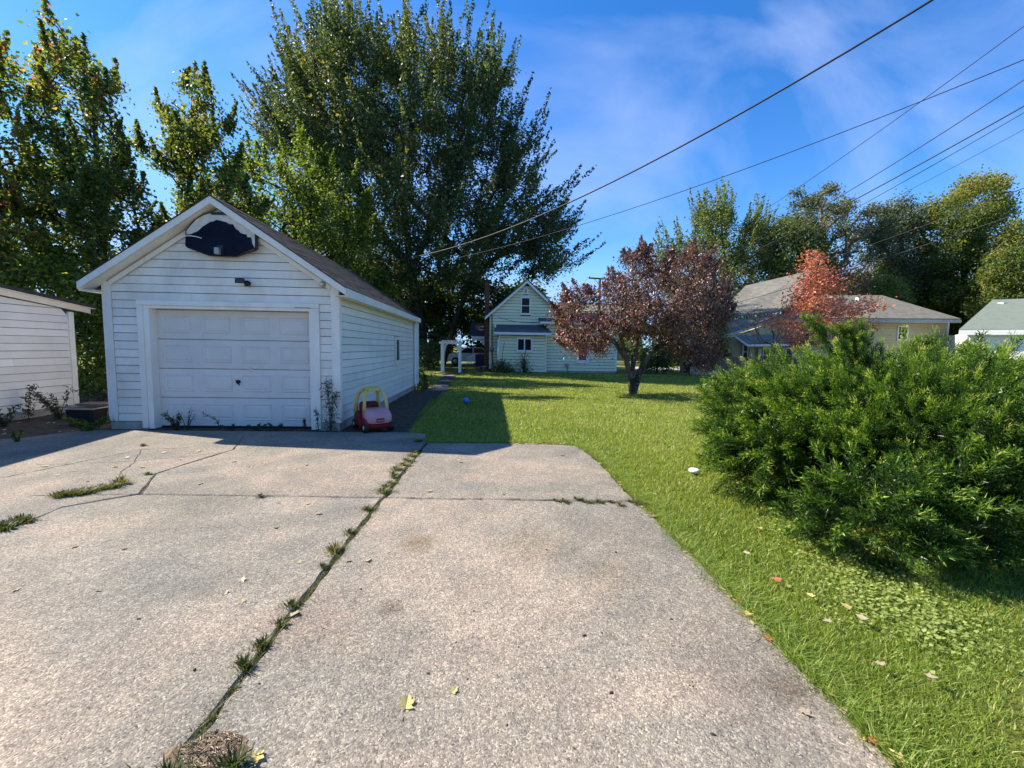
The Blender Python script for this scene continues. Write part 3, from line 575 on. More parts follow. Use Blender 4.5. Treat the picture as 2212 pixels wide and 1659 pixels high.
MB().tube([lc+(0, .05, 0), lc+(0, .0, 0), lc+(0, -.02, 0)], [.05, .052, .03], 14).build('base', grey_metal, cam_t, True); MB().tube([lc+(0, -.02, 0), lc+(.008, -.075, -.01)], [.022, .026], 10).build('socket', white, cam_t, True)

# ================================================================== SHED on the left
SX = -8.6; shd = thing('shed', 'white clapboard shed with a dark sloping roof in the shade left of the garage', 'shed', (SX-2, 6.5, 0))
YF = 9.4
def ztop(y): return 2.09+(YF-y)*.115
MB().prism([(SX-.05, YF-.02, .12), (SX-.05, 3.6, .12), (SX-.05, 3.6, ztop(3.6)), (SX-.05, YF-.02, ztop(YF))], (-.06, 0, 0)).box((SX-4.5, YF-.1, .12), (SX-.05, YF-.02, 2.0)).box((SX-4.5, 3.6, .12), (SX-.12, 3.68, 2.3)).build('wall', shade_backing, shd)
MB().box((SX-.14, 3.6, -.05), (SX-.0, YF-.01, .12)).build('foundation', block, shd)
siding(shd, (SX-.03, 0, 0), (0, 1, 0), (1, 0, 0), .125, 2.62,   .140, lambda z: (3.6, YF-.10 if z < 2.06 else max(3.7, YF-(z-2.06)/.115)), [], white_side, .02)
box('corner_board', (SX-.03, YF-.098, .12), (SX+.012, YF+.01, 2.03), trim, shd)
prism('rake_board', [(SX+.02, YF+.35, ztop(YF+.35)-.02), (SX+.02, 3.4, ztop(3.4)-.02), (SX+.02, 3.4, ztop(3.4)+.085), (SX+.02, YF+.35, ztop(YF+.35)+.085)], (.03, 0, 0), trim, shd)
prism('roof', [(SX+.14, YF+.4, ztop(YF+.4)+.09), (SX+.14, 3.3, ztop(3.3)+.09), (SX+.14, 3.3, ztop(3.3)+.15), (SX+.14, YF+.4, ztop(YF+.4)+.15)], (-5, 0, 0), shingle_dark, shd)
prism('soffit_board', [(SX+.13, YF+.38, ztop(YF+.38)+.075), (SX+.13, 3.3, ztop(3.3)+.075), (SX+.13, 3.3, ztop(3.3)+.088), (SX+.13, YF+.38, ztop(YF+.38)+.088)], (-.2, 0, 0), trim, shd)

# ================================================================== PALE GREEN HOUSE
HY = 27.0
c3 = lambda cx, cy, Y=HY: at((1200+cx/3.16)/1.3887, (780+cy/3.16)/1.3887, Y)
hs_ = thing('green_house', 'pale green clapboard house with a pointed gable at the end of the lawn', 'house', (2, 30, 0))
pk = c3(1203, 200); le = c3(812, 538); XL = c3(848, 800)[0]; XR = pk[0]+(pk[0]-XL); ez = le[2]+.12; pz = pk[2]-.10; hp = (pz-ez)/(pk[0]-XL)
def hspan(z): 
    if z < ez: return (XL+.12, XR-.12)
    k = (z-ez)/hp; return (XL+k, XR-k)
MB().prism([(XL, HY+.03, 0), (XR, HY+.03, 0), (XR, HY+.03, ez), (pk[0], HY+.03, pz), (XL, HY+.03, ez)], (0, 9, 0)).build('wall', shade_backing, hs_)
wz0, wz1 = c3(1190, 515)[2], c3(1190, 352)[2]; wx0, wx1 = c3(1143, 430)[0], c3(1237, 430)[0]
vz0, vz1 = c3(1192, 325)[2], c3(1192, 262)[2]; vx0, vx1 = c3(1168, 300)[0], c3(1216, 300)[0]
siding(hs_, (0, HY+.02, 0), (1, 0, 0), (0, -1, 0), .12, pz-.15, .185, hspan, [(wx0, wx1, wz0, wz1), (vx0, vx1, vz0, vz1), (c3(935, 800)[0]-.05, XR+1, 0, 2.35)], green_paint, .040, gap=.022)
box('corner_board', (XL-.01, HY-.02, .1), (XL+.115, HY+.04, ez-.05), green_paint, hs_)
window(hs_, (0, HY, 0), (1, 0, 0), (0, -1, 0), wx0, wx1, wz0, wz1, bright_white, .075, .06, 'h')
vv = box('attic_vent', (vx0, HY-.05, vz0), (vx1, HY-.0, vz1), bright_white, hs_); box('louver', (vx0+.09, HY-.06, vz0+.09), (vx1-.09, HY-.051, vz1-.09), grey_metal, vv)
for s_ in (-1, 1):
    k = pk[0]-XL+.30
    prism('roof', [(pk[0], HY-.3, pz+.10), (pk[0]+s_*k, HY-.3, pz+.10-hp*k), (pk[0]+s_*k, HY+9.3, pz+.10-hp*k), (pk[0], HY+9.3, pz+.10)], (0, 0, .09), shingle_slate, hs_)
    prism('rake_board', [(pk[0], HY-.33, pz+.10), (pk[0]+s_*k, HY-.33, pz+.10-hp*k), (pk[0]+s_*k, HY-.33, pz-.06-hp*k), (pk[0], HY-.33, pz-.06)], (0, .035, 0), bright_white, hs_)
# bump-out with the paired window
BYH = 26.0; c3b = lambda cx, cy: c3(cx, cy, BYH)
bx0, bx1 = c3b(935, 900)[0], c3b(1388, 900)[0]; bt = c3b(1160, 712)[2]
MB().box((bx0, BYH+.03, -.1), (bx1, HY, bt)).build('bump_out', shade_backing, hs_)
w2 = (c3b(1104, 800)[0], c3b(1255, 800)[0], c3b(1180, 868)[2], c3b(1180, 738)[2])
siding(hs_, (0, BYH+.02, 0), (1, 0, 0), (0, -1, 0), .02, bt-.02, .185, lambda z: (bx0+.09, bx1-.09), [w2], green_paint, .040, gap=.022)
box('corner_board', (bx0-.01, BYH-.02, .0), (bx0+.085, BYH+.04, bt), green_paint, hs_); box('corner_board', (bx1-.085, BYH-.02, .0), (bx1+.01, BYH+.04, bt), green_paint, hs_)
window(hs_, (0, BYH, 0), (1, 0, 0), (0, -1, 0), *w2, bright_white, .09, .06, 'v')
rz0, rz1 = c3b(1160, 690)[2], c3(1160, 625, HY)[2]
prism('porch_roof', [(c3b(890, 690)[0], BYH-.28, rz0), (c3b(1428, 690)[0], BYH-.28, rz0), (c3(1365, 640)[0]+.1, HY, rz1), (c3(912, 625)[0]-.05, HY, rz1)], (0, 0, .07), shingle_slate, hs_)
box('gutter', (c3b(890, 690)[0], BYH-.36, rz0-.13), (c3b(1428, 690)[0], BYH-.285, rz0+.01), bright_white, hs_)
box('fascia_board', (bx0-.05, BYH-.05, bt), (bx1+.05, BYH+.01, rz0-.02), green_paint, hs_)
box('flashing', (c3(900, 640)[0]-.04, HY-.6, rz1-.15), (c3(910, 640)[0], HY-.02, rz1+.03), bright_white, hs_)
# wing on the right
WY = 26.4; c3w = lambda cx, cy: c3(cx, cy, WY)
x0, x1 = bx1+.02, c3w(2055, 900)[0]; wt = c3w(1600, 602)[2]
MB().box((x0, WY+.03, .05), (x1, WY+6, wt)).build('wing_wall', shade_backing, hs_)
MB().box((x0, WY+.0, -.6), (x1-.06, WY+.4, .10)).build('foundation', block, hs_)
w3 = (c3w(1672, 850)[0], c3w(1790, 850)[0], c3w(1735, 972)[2], c3w(1735, 730)[2])
siding(hs_, (0, WY+.02, 0), (1, 0, 0), (0, -1, 0), .10, wt-.02, .185, lambda z: (x0, x1-.08), [w3], green_paint, .040, gap=.022)
box('corner_board', (x1-.08, WY-.02, .1), (x1+.01, WY+.04, wt), bright_white, hs_)
window(hs_, (0, WY, 0), (1, 0, 0), (0, -1, 0), *w3, bright_white, .16, .06, 'h')
k0, k1 = c3w(1322, 595)[0], x1+.4; kz, kz2 = c3w(1330, 592)[2], c3(1330, 520, WY+2.2)[2]
prism('wing_roof', [(k0, WY-.4, kz), (k1, WY-.4, kz), (k1, WY+2.2, kz2), (k0-.0, WY+2.2, kz2)], (0, 0, .08), shingle_slate, hs_)
box('gutter', (k0, WY-.47, kz-.09), (k1, WY-.405, kz+.03), bright_white, hs_)
box('meter_box', c3w(1565, 1010)+(0, -.12, 0), c3w(1598, 980)+(0, .0, 0), grey_metal, hs_); tube('conduit', [c3w(1590, 1012)+(0, -.06, 0), c3w(1590, 1075)+(0, -.06, 0)], .03, grey_metal, hs_)
tube('service_mast', [c3(872, 525)+(0, -.12, 0), c3(870, 860)+(0, -.12, 0), c3(878, 1010)+(0, -.12, 0)], .03, dark_metal, hs_); MB().tube([c3(866, 845)+(0, -.14, 0), c3(866, 845)+(0, -.3, 0)], .15, 14).build('electric_meter', grey_metal, hs_, True)
tube('downpipe', [c3b(933, 740)+(0, -.06, 0), c3b(925, 1030)+(0, -.06, 0)], .045, bright_white, hs_)
# chimney flue: brick below with a dark metal top
CY = HY+.4; ch = MB().box(c3(808, 1040, CY)*(1, 0, 0)+(0, CY, -.1), (XL-.03, CY+.45, c3(830, 205, CY)[2])).build('chimney', brick_m, hs_)
xa, xb = c3(805, 500, CY)[0], XL-.03; zt = c3(830, 205, CY)[2]; zz = 0
while zz < zt-.1:      # brick courses, each a low band proud of the next
    box('brick_course', (xa-.02, CY-.02-(int(zz*10) % 2)*.004, zz), (xb+.0, CY-.001, zz+.18), brick_m, ch); zz += .2
box('chimney_cap', (xa-.08, CY-.08, zt), (xb+.06, CY+.5, zt+.12), dark_metal, ch)
# side porch roof to the left of the chimney, bracket, railing and steps
PY = HY+2.2; a_ = c3(660, 720, PY); b_ = c3(800, 612, PY+1.6)
pr = prism('side_porch_roof', [(a_[0], PY, a_[2]), (XL, PY, a_[2]), (XL, PY+1.8, b_[2]+.05), (a_[0], PY+1.8, b_[2]+.05)], (0, 0, .09), shingle_slate, hs_)
box('porch_beam', (a_[0]+.15, PY+.05, a_[2]-.30), (XL, PY+.2, a_[2]-.01), bright_white, hs_)
t_ = c3(800, 755, PY); prism('porch_bracket', [tuple(t_+(0, .1, 0)), tuple(c3(755, 757, PY)+(0, .1, 0)), tuple(c3(775, 790, PY)+(0, .1, 0)), tuple(c3(800, 815, PY)+(0, .1, 0))], (0, .08, 0), bright_white, hs_)
rl = tube('porch_railing', [c3(635, 935, PY), c3(715, 888, PY), c3(800, 890, PY)], .04, bright_white, hs_)
for k in range(12):
    t = k/11; p = c3(640, 940, PY)*(1-t)+c3(795, 890, PY)*t if False else (c3(635, 935, PY)*(1-min(1, t*2))+c3(715, 888, PY)*min(1, t*2) if t < .5 else c3(715, 888, PY)*(2-2*t)+c3(800, 890, PY)*(2*t-1))
    box('baluster', (p[0]-.025, p[1]-.02, .35), (p[0]+.025, p[1]+.02, p[2]-.04), bright_white, rl)
box('porch_floor', (c3(700, 950, PY)[0], PY-.1, .25), (XL, PY+2, .38), wood_grey, hs_)

# ================================================================== TAN HOUSE on the right
TY = 30.0
tp = lambda x, y, Y=TY: at(x, y, Y)
th_ = thing('tan_house', 'tan house with several grey shingle roofs behind the picket fence', 'house', (22, 33, 0))
# main roof plane (rises to the right and away) and its lower extension
A0, A1 = tp(1546, 690, 29), tp(1676, 676, 29.); B0, B1 = tp(1610, 621, 34), tp(1752, 588, 34)
prism('roof', [A0, A1, tp(1720, 660, 29.4), B1, B0], (0, 0, .14), shingle_grey, th_)
D0, D1, D2 = tp(1529, 722, 28), tp(1541, 731, 28), tp(1690, 684, 28.6)
prism('lower_roof', [D0, D1, D2, A1+(0, 0, -.25), A0+(0, 0, -.25)], (0, 0, .12), shingle_grey, th_)
prism('rake_board', [D1+(0, -.03, -.18), D2+(0, -.03, -.18), D2+(0, -.03, -.0), D1+(0, -.03, -.0)], (0, .03, 0), grey_metal, th_)
x0, x1 = tp(1560, 800, 28.3)[0], tp(1720, 800, 28.3)[0]
prism('gable_wall', [(x0, 28.3, 0), (x1, 28.3, 0), (x1, 28.3, D2[2]-.25), (x0, 28.3, D1[2]-.05)], (0, 3, 0), tan_paint, th_)
for k in range(18):
    z = .1+k*.2; zl = D1[2]-.1; 
    if z+.2 < D2[2]-.35: box('siding_board', (x0 if z < zl-.3 else x0+(z-zl+.4)*2.2, 28.268-.002*(k % 2), z), (x1, 28.298, z+.185), tan_paint, th_)
# porch: white posts/shutters, door dark, awning
E0, E1, E2, E3 = tp(1590, 727, 28), tp(1616, 744, 26.6), tp(1700, 742, 26.6), tp(1690, 724, 28)
prism('awning', [E0, E1, tp(1760, 742, 26.6), tp(1760, 722, 28)], (0, 0, .08), shingle_grey, th_)
prism('awning_fascia', [E1+(0, -.02, -.13), tp(1760, 742, 26.6)+(0, -.02, -.13), tp(1760, 742, 26.6)+(0, -.02, -.0), E1+(0, -.02, 0)], (0, .03, 0), bright_white, th_)
prism('awning_rake', [E0+(-.03, 0, -.1), E1+(-.03, 0, -.13), E1+(-.03, 0, .02), E0+(-.03, 0, .05)], (.04, 0, 0), bright_white, th_)
PYY = 28.2
def rect(name, xa, xb, ya, yb, Y, m, th=.04): 
    a = tp(xa, yb, Y); b = tp(xb, ya, Y); return box(name, (a[0], Y-th, a[2]), (b[0], Y, b[2]), m, th_)
for (xa, xb, ya, yb) in [(1602, 1616, 745, 775), (1645, 1670, 752, 782), (1694, 1712, 752, 782)]:
    a = tp(xa, yb, PYY); b = tp(xb, ya, PYY); window(th_, (0, PYY-.0, 0), (1, 0, 0), (0, -1, 0), a[0], b[0], a[2], b[2], bright_white, .06, .08, 'h')
for (xa, xb) in [(1636, 1645), (1672, 1681), (1686, 1694)]: rect('shutter', xa, xb, 753, 784, PYY-.06, white_side)
rect('porch_panel', 1617, 1628, 752, 785, PYY-.05, cream_paint)
# hip-roofed block
hx = [tp(1870, 690, TY-1), tp(1660, 690, TY-1)]; r0_, r1_ = tp(1716, 641, TY+4), tp(1905, 641, TY+4); e1_ = tp(2076, 692, TY-1.0); e0_ = tp(1680, 690, TY-1)
prism('hip_roof', [e0_, e1_, r1_, r0_], (0, 0, .12), shingle_grey, th_)
prism('hip_roof_end', [e1_, (e1_[0], TY+9, e1_[2]), r1_], (0, 0, .12), shingle_grey, th_)
prism('eave_board', [e0_+(0, -.03, -.18), e1_+(0, -.03, -.18), e1_+(0, -.03, .05), e0_+(0, -.03, .05)], (0, .03, 0), grey_metal, th_)
xh = tp(2050, 700, TY)[0]; MB().box((tp(1690, 700, TY)[0], TY+.03, 0), (xh, TY+8, e1_[2]-.05)).build('hip_wall', tan_paint, th_)
for k in range(int((e1_[2]-.3)/.2)): box('siding_board', (tp(1690, 700, TY)[0], TY-.004-.003*(k % 2), .1+k*.2), (xh-.1, TY+.028, .1+k*.2+.185), tan_paint, th_)
box('corner_board', (xh-.1, TY-.02, 0), (xh+.02, TY+.04, e1_[2]-.1), bright_white, th_)
a = tp(1936, 735, TY); b = tp(1962, 704, TY); window(th_, (0, TY-.0, 0), (1, 0, 0), (0, -1, 0), a[0], b[0], a[2], b[2], bright_white, .09, .06, 'h')
vt = tp(1855, 646, TY+2.8); MB().box(vt+(-.15, -.15, -.3), vt+(.15, .15, .12)).build('roof_vent', bright_white, th_)

# ================================================================== WHITE GARAGE far right
wg = thing('white_garage', 'bright white garage with a green shingle roof at the right edge of the photo', 'garage', (30, 26, 0))
A = tp(2071, 716, 26); B = tp(2236, 708, 24.0); A = np.array([A[0], A[1], 2.75]); dd = unit(np.array([B[0]-A[0], B[1]-A[1], 0])); nn = np.array([-dd[1], dd[0], 0])  # eave line, nn away
tA = tp(2071, 716, 26); ze_ = tA[2]; A = tA; Lg = 8.0
ridge0 = tp(2144, 651, 29.5); 
prism('roof', [A, A+dd*Lg, (ridge0[0]+dd[0]*Lg*.9, ridge0[1]+dd[1]*Lg*.9, ridge0[2]), tuple(ridge0)], (0, 0, .12), shingle_green, wg)
prism('roof', [tuple(ridge0), (ridge0[0]+dd[0]*Lg*.9, ridge0[1]+dd[1]*Lg*.9, ridge0[2]), tuple(2*ridge0-A+dd*Lg+(0, 0, 2*(A[2]-ridge0[2]))), tuple(2*ridge0-A+(0, 0, 2*(A[2]-ridge0[2])))], (0, 0, .12), shingle_green, wg)
prism('eave_board', [A+(0, -.02, -.22), A+dd*Lg+(0, -.02, -.22), A+dd*Lg+(0, -.02, .08), A+(0, -.02, .08)], nn*.04, bright_white, wg)
W0 = A+dd*.45+nn*.4; 
prism('wall', [(W0[0], W0[1], -.5), tuple(W0+dd*Lg-np.array([0, 0, W0[2]+.5])), tuple(W0+dd*Lg+(0, 0, -.1)), tuple(W0+(0, 0, -.1))], nn*5, bright_white, wg)
for k in range(15):
    z = W0[2]-.12-.2*(k+1)
    if z < 0: break
    p0 = np.array([W0[0], W0[1], z])-nn*.002*(1+k % 2); prism('siding_board', [p0, p0+dd*Lg, p0+dd*Lg+(0, 0, .185), p0+(0, 0, .185)], -nn*.02, bright_white, wg)
p0 = tp(2112, 727, 26.2); box('vent_hood', p0+(-.5, -.35, -.15), p0+(.5, .15, .15), wood_grey, wg)
vt = tp(2167, 657, 28.6); MB().box(vt+(-.25, -.2, -.2), vt+(.25, .2, .1)).build('skylight', bright_white, wg)
# ================================================================== TREES
def PL(Y, *pts): return [tuple(at(x, y, Y+(p[0] if p else 0))) for x, y, *p in pts]
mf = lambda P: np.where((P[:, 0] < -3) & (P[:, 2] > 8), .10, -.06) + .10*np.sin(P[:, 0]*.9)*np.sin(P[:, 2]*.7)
MY = 31.
foc = at(925, 640, MY)
b0 = G(915, 796); b0 = np.array([at(915, 790, MY)[0], MY, 0])
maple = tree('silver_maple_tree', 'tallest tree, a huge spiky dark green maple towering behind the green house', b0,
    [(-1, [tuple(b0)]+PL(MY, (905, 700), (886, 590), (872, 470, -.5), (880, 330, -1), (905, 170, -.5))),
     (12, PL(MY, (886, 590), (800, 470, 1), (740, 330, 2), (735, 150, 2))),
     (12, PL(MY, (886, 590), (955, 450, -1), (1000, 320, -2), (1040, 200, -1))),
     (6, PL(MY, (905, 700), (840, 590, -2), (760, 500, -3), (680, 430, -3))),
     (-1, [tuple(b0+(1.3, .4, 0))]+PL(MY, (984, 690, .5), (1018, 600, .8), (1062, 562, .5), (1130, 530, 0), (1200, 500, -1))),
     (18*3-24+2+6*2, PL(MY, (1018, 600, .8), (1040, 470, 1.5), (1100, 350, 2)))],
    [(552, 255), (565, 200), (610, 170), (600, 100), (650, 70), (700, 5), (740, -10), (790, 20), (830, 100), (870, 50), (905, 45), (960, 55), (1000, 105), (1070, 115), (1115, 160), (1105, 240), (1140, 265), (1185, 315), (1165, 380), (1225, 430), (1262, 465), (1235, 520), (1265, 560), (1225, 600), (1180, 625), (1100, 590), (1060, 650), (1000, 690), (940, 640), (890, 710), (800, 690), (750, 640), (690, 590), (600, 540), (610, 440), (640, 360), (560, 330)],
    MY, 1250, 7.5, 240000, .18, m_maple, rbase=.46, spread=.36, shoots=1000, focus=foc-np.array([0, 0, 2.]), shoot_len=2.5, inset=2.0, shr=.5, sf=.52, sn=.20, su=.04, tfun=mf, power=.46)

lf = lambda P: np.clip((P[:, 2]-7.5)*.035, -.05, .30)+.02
def col_tree(name, label, base, poly, Y, nA, depth, nl, ls, lm, trunk, group=None, **k):
    return tree(name, label, base, [(-1, trunk)], poly, Y, nA, depth, nl, ls, lm, group=group, **k)
b0 = np.array([at(222, 760, 14)[0], 14, 0])
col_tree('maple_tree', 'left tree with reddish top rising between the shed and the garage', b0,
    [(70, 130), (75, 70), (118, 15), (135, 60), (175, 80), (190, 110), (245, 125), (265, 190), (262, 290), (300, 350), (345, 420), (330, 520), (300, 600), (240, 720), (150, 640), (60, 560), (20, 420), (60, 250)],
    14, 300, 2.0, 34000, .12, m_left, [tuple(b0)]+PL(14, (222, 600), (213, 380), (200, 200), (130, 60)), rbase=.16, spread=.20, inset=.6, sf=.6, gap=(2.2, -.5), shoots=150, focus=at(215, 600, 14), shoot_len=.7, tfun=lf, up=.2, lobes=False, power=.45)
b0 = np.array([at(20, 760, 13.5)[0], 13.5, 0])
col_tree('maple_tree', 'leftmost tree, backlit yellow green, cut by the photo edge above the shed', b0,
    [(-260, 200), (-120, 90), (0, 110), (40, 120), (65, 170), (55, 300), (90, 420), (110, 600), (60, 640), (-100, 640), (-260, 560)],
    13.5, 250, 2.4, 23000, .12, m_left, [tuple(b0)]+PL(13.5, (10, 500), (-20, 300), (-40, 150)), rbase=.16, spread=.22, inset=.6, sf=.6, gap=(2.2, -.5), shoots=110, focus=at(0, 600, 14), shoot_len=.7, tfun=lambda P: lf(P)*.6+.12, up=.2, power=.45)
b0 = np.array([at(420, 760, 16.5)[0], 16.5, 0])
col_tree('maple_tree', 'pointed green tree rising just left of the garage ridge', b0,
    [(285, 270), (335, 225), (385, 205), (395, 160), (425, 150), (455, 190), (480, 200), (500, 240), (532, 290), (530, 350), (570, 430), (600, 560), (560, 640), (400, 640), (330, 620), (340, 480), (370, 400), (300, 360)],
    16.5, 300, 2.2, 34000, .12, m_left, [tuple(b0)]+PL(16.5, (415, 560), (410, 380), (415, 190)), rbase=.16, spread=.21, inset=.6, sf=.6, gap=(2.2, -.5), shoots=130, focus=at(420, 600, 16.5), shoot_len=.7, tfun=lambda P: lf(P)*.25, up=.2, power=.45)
b0 = np.array([at(640, 740, 21)[0], 21, 0])
col_tree('maple_tree', 'bushy yellow green tree behind the garage roof, in front of the tall maple', b0,
    [(500, 380), (560, 325), (615, 335), (665, 300), (710, 370), (770, 400), (800, 520), (830, 650), (850, 720), (640, 700), (480, 600), (490, 480)],
    21, 340, 3.0, 46000, .14, m_under, [tuple(b0)]+PL(21, (640, 560), (630, 400)), rbase=.2, spread=.32, shoots=120, focus=at(640, 600, 21), shoot_len=.9, tfun=lambda P: -.14+.1*np.sin(P[:, 0]*1.1), up=.3, power=.45)
def shrub(name, label, base, poly, Y, n, depth, nl, ls, lm, cat='shrub', **k):
    base = np.array(base, float); tr = [tuple(base), tuple(base+(0, .05, .5+.02*Y)), tuple(base+(.1, 0, 1.0+.03*Y))]
    return tree(name, label, base, [(-1, tr)], poly, Y, n, depth, nl, ls, lm, cat=cat, rbase=k.pop('rbase', .08), spread=k.pop('spread', .2), **k)
shrub('understory_shrub', 'backlit yellow green undergrowth between the shed and the garage', (at(150, 800, 12.5)[0], 12.5, 0),
    [(-60, 520), (60, 500), (160, 560), (250, 640), (248, 900), (170, 890), (150, 700), (-60, 640)], 12.5, 200, 1.2, 13000, .12, m_under, tfun=lambda P: RNG.uniform(-.05, .25, len(P)), spread=.22)
shrub('evergreen_hedge', 'dark tall hedge behind the arbour beneath the tall maple', (at(900, 760, 36)[0], 36, 0),
    [(700, 600), (780, 560), (900, 610), (1000, 600), (1080, 630), (1130, 610), (1180, 650), (1170, 790), (1000, 740), (930, 800), (720, 790)], 37, 300, 2.5, 46000, .32, m_far, cat='hedge', spread=.45, tfun=lambda P: -.25)
shrub('shrub', 'dark leafy shrub standing left of the white arbour', (at(925, 785, 27)[0], 27, 0), [(880, 760), (905, 735), (945, 745), (952, 798), (880, 800)], 27, 50, .8, 3000, .11, m_far, tfun=lambda P: -.1)
shrub('shrub', 'green plant at the back corner of the garage', (-2.25, 15.0, 0), [(898, 790), (915, 800), (925, 850), (895, 855)], 15, 30, .3, 900, .07, m_under)
shrub('shrub', 'low green shrub against the left corner of the green house', (at(1085, 797, 25.6)[0], 25.6, 0), [(1065, 790), (1085, 780), (1112, 792), (1115, 808), (1062, 808)], 25.6, 40, .5, 1500, .10, m_far)
shrub('shrub', 'small upright plant under the paired window of the green house', (at(1133, 797, 25.6)[0], 25.6, 0), [(1125, 780), (1133, 772), (1142, 785), (1138, 803), (1127, 803)], 25.6, 16, .2, 350, .10, m_far)
shrub('shrub', 'dark round shrub behind the purple dogwood trunk', (at(1420, 790, 27)[0], 27, 0), [(1385, 760), (1410, 740), (1450, 745), (1460, 800), (1390, 800)], 27, 60, 1.0, 3500, .12, m_far, tfun=lambda P: -.1)
shrub('shrub', 'dark green bush between the dogwood and the tan house', (at(1500, 750, 27)[0], 26.5, 0), [(1440, 700), (1470, 640), (1540, 660), (1570, 720), (1570, 780), (1440, 770)], 26.5, 160, 1.5, 9000, .15, m_far, tfun=lambda P: -.02)
shrub('evergreen_hedge', 'long low hedge far behind the dogwood at the end of the lawn', (14, 42, 0), [(1250, 745), (1350, 720), (1440, 700), (1520, 700), (1600, 740), (1600, 790), (1440, 792), (1250, 775)], 42, 160, 1.5, 8000, .3, m_far, cat='hedge', spread=.4, tfun=lambda P: -.1)

# right-hand trees
def rt(label, poly, Y, nA, depth, nl, ls, lm, bx, shoots=0, **k):
    b = np.array([at(bx, 760, Y)[0], Y, 0]); top = min(p[1] for p in poly); 
    return tree('deciduous_tree', label, b, [(-1, [tuple(b)]+PL(Y, (bx, 690), (bx+4, (690+top)/2), (bx-3, top+25)))], poly, Y, nA, depth, nl, ls, lm, group=None, rbase=k.pop('rbase', .38), shoots=shoots, focus=at(bx, 680, Y), **k)
rt('feathery willow-like green tree behind the dogwood', [(1425, 560), (1445, 520), (1485, 505), (1500, 465), (1545, 450), (1556, 436), (1590, 460), (1640, 478), (1690, 510), (1705, 640), (1560, 680), (1440, 640)], 42, 360, 4.5, 50000, .20, m_far, 1560, 300, shoot_len=2.2, spread=.4, tfun=lambda P: .12, power=.45)
rt('dense green tree between the willow-like tree and the sparse tree', [(1660, 500), (1710, 470), (1760, 500), (1790, 560), (1810, 640), (1680, 660), (1640, 600)], 40, 200, 3, 24000, .22, m_far, 1725, tfun=lambda P: .05, spread=.5)
rt('tall sparse tree with bare grey branches above the tan house', [(1680, 440), (1735, 398), (1790, 398), (1830, 425), (1900, 412), (1908, 440), (1880, 500), (1840, 560), (1810, 640), (1750, 640), (1735, 560), (1700, 520), (1650, 500)], 43, 260, 5, 17000, .21, m_farblue, 1775, gap=(.9, -.25), wm=bark_pale, spread=.35, rmin=.03, power=.42, rbase=.5)
rt('slender dark green tree left of the tallest right-hand maple', [(1880, 520), (1905, 460), (1940, 430), (1975, 440), (1995, 490), (2020, 560), (2030, 660), (1880, 670), (1850, 590)], 44, 260, 4, 32000, .23, m_farblue, 1945, gap=(.8, -.7), spread=.5, tfun=lambda P: -.1)
rt('tallest tree on the right, a maple with an orange tinged top', [(1985, 470), (2010, 430), (2060, 425), (2080, 385), (2120, 374), (2160, 382), (2170, 420), (2195, 470), (2200, 560), (2240, 700), (2000, 700), (1985, 560)], 44, 460, 5, 66000, .23, m_fary, 2080, spread=.5, tfun=lambda P: np.clip((P[:, 2]-15)*.06, -.12, .35), gap=(.7, -.95))
rt('yellow green tree at the right edge behind the white garage', [(2125, 600), (2160, 500), (2200, 475), (2260, 480), (2330, 600), (2330, 720), (2120, 720), (2090, 660)], 38, 300, 4, 34000, .22, m_fary, 2200, spread=.4, tfun=lambda P: .05, gap=(.9, -.8))
rt('dark green tree filling the gap behind the hip roof', [(1830, 640), (1860, 590), (1920, 560), (1990, 560), (2060, 600), (2100, 640), (2100, 720), (1840, 700)], 46, 260, 3.5, 26000, .32, m_far, 1960, spread=.55, tfun=lambda P: -.08)
rt('low yellow green tree above the hip roof ridge', [(1850, 640), (1880, 610), (1930, 600), (1960, 630), (1970, 665), (1850, 665)], 39, 90, 1.6, 6000, .2, m_fary, 1905, spread=.35, rbase=.15, tfun=lambda P: -.02)
rt('small brownish tree between the red tree and the hip roof', [(1780, 620), (1800, 580), (1850, 570), (1880, 600), (1880, 650), (1790, 655)], 37, 90, 1.8, 2600, .18, m_pink, 1830, spread=.4, rbase=.15, wm=bark_pale)
rt('row of distant trees behind the right-hand houses', [(1560, 640), (1700, 600), (1850, 600), (2100, 610), (2330, 600), (2330, 760), (1560, 760)], 52, 240, 3, 22000, .45, m_far, 1900, spread=.8, tfun=lambda P: -.15)

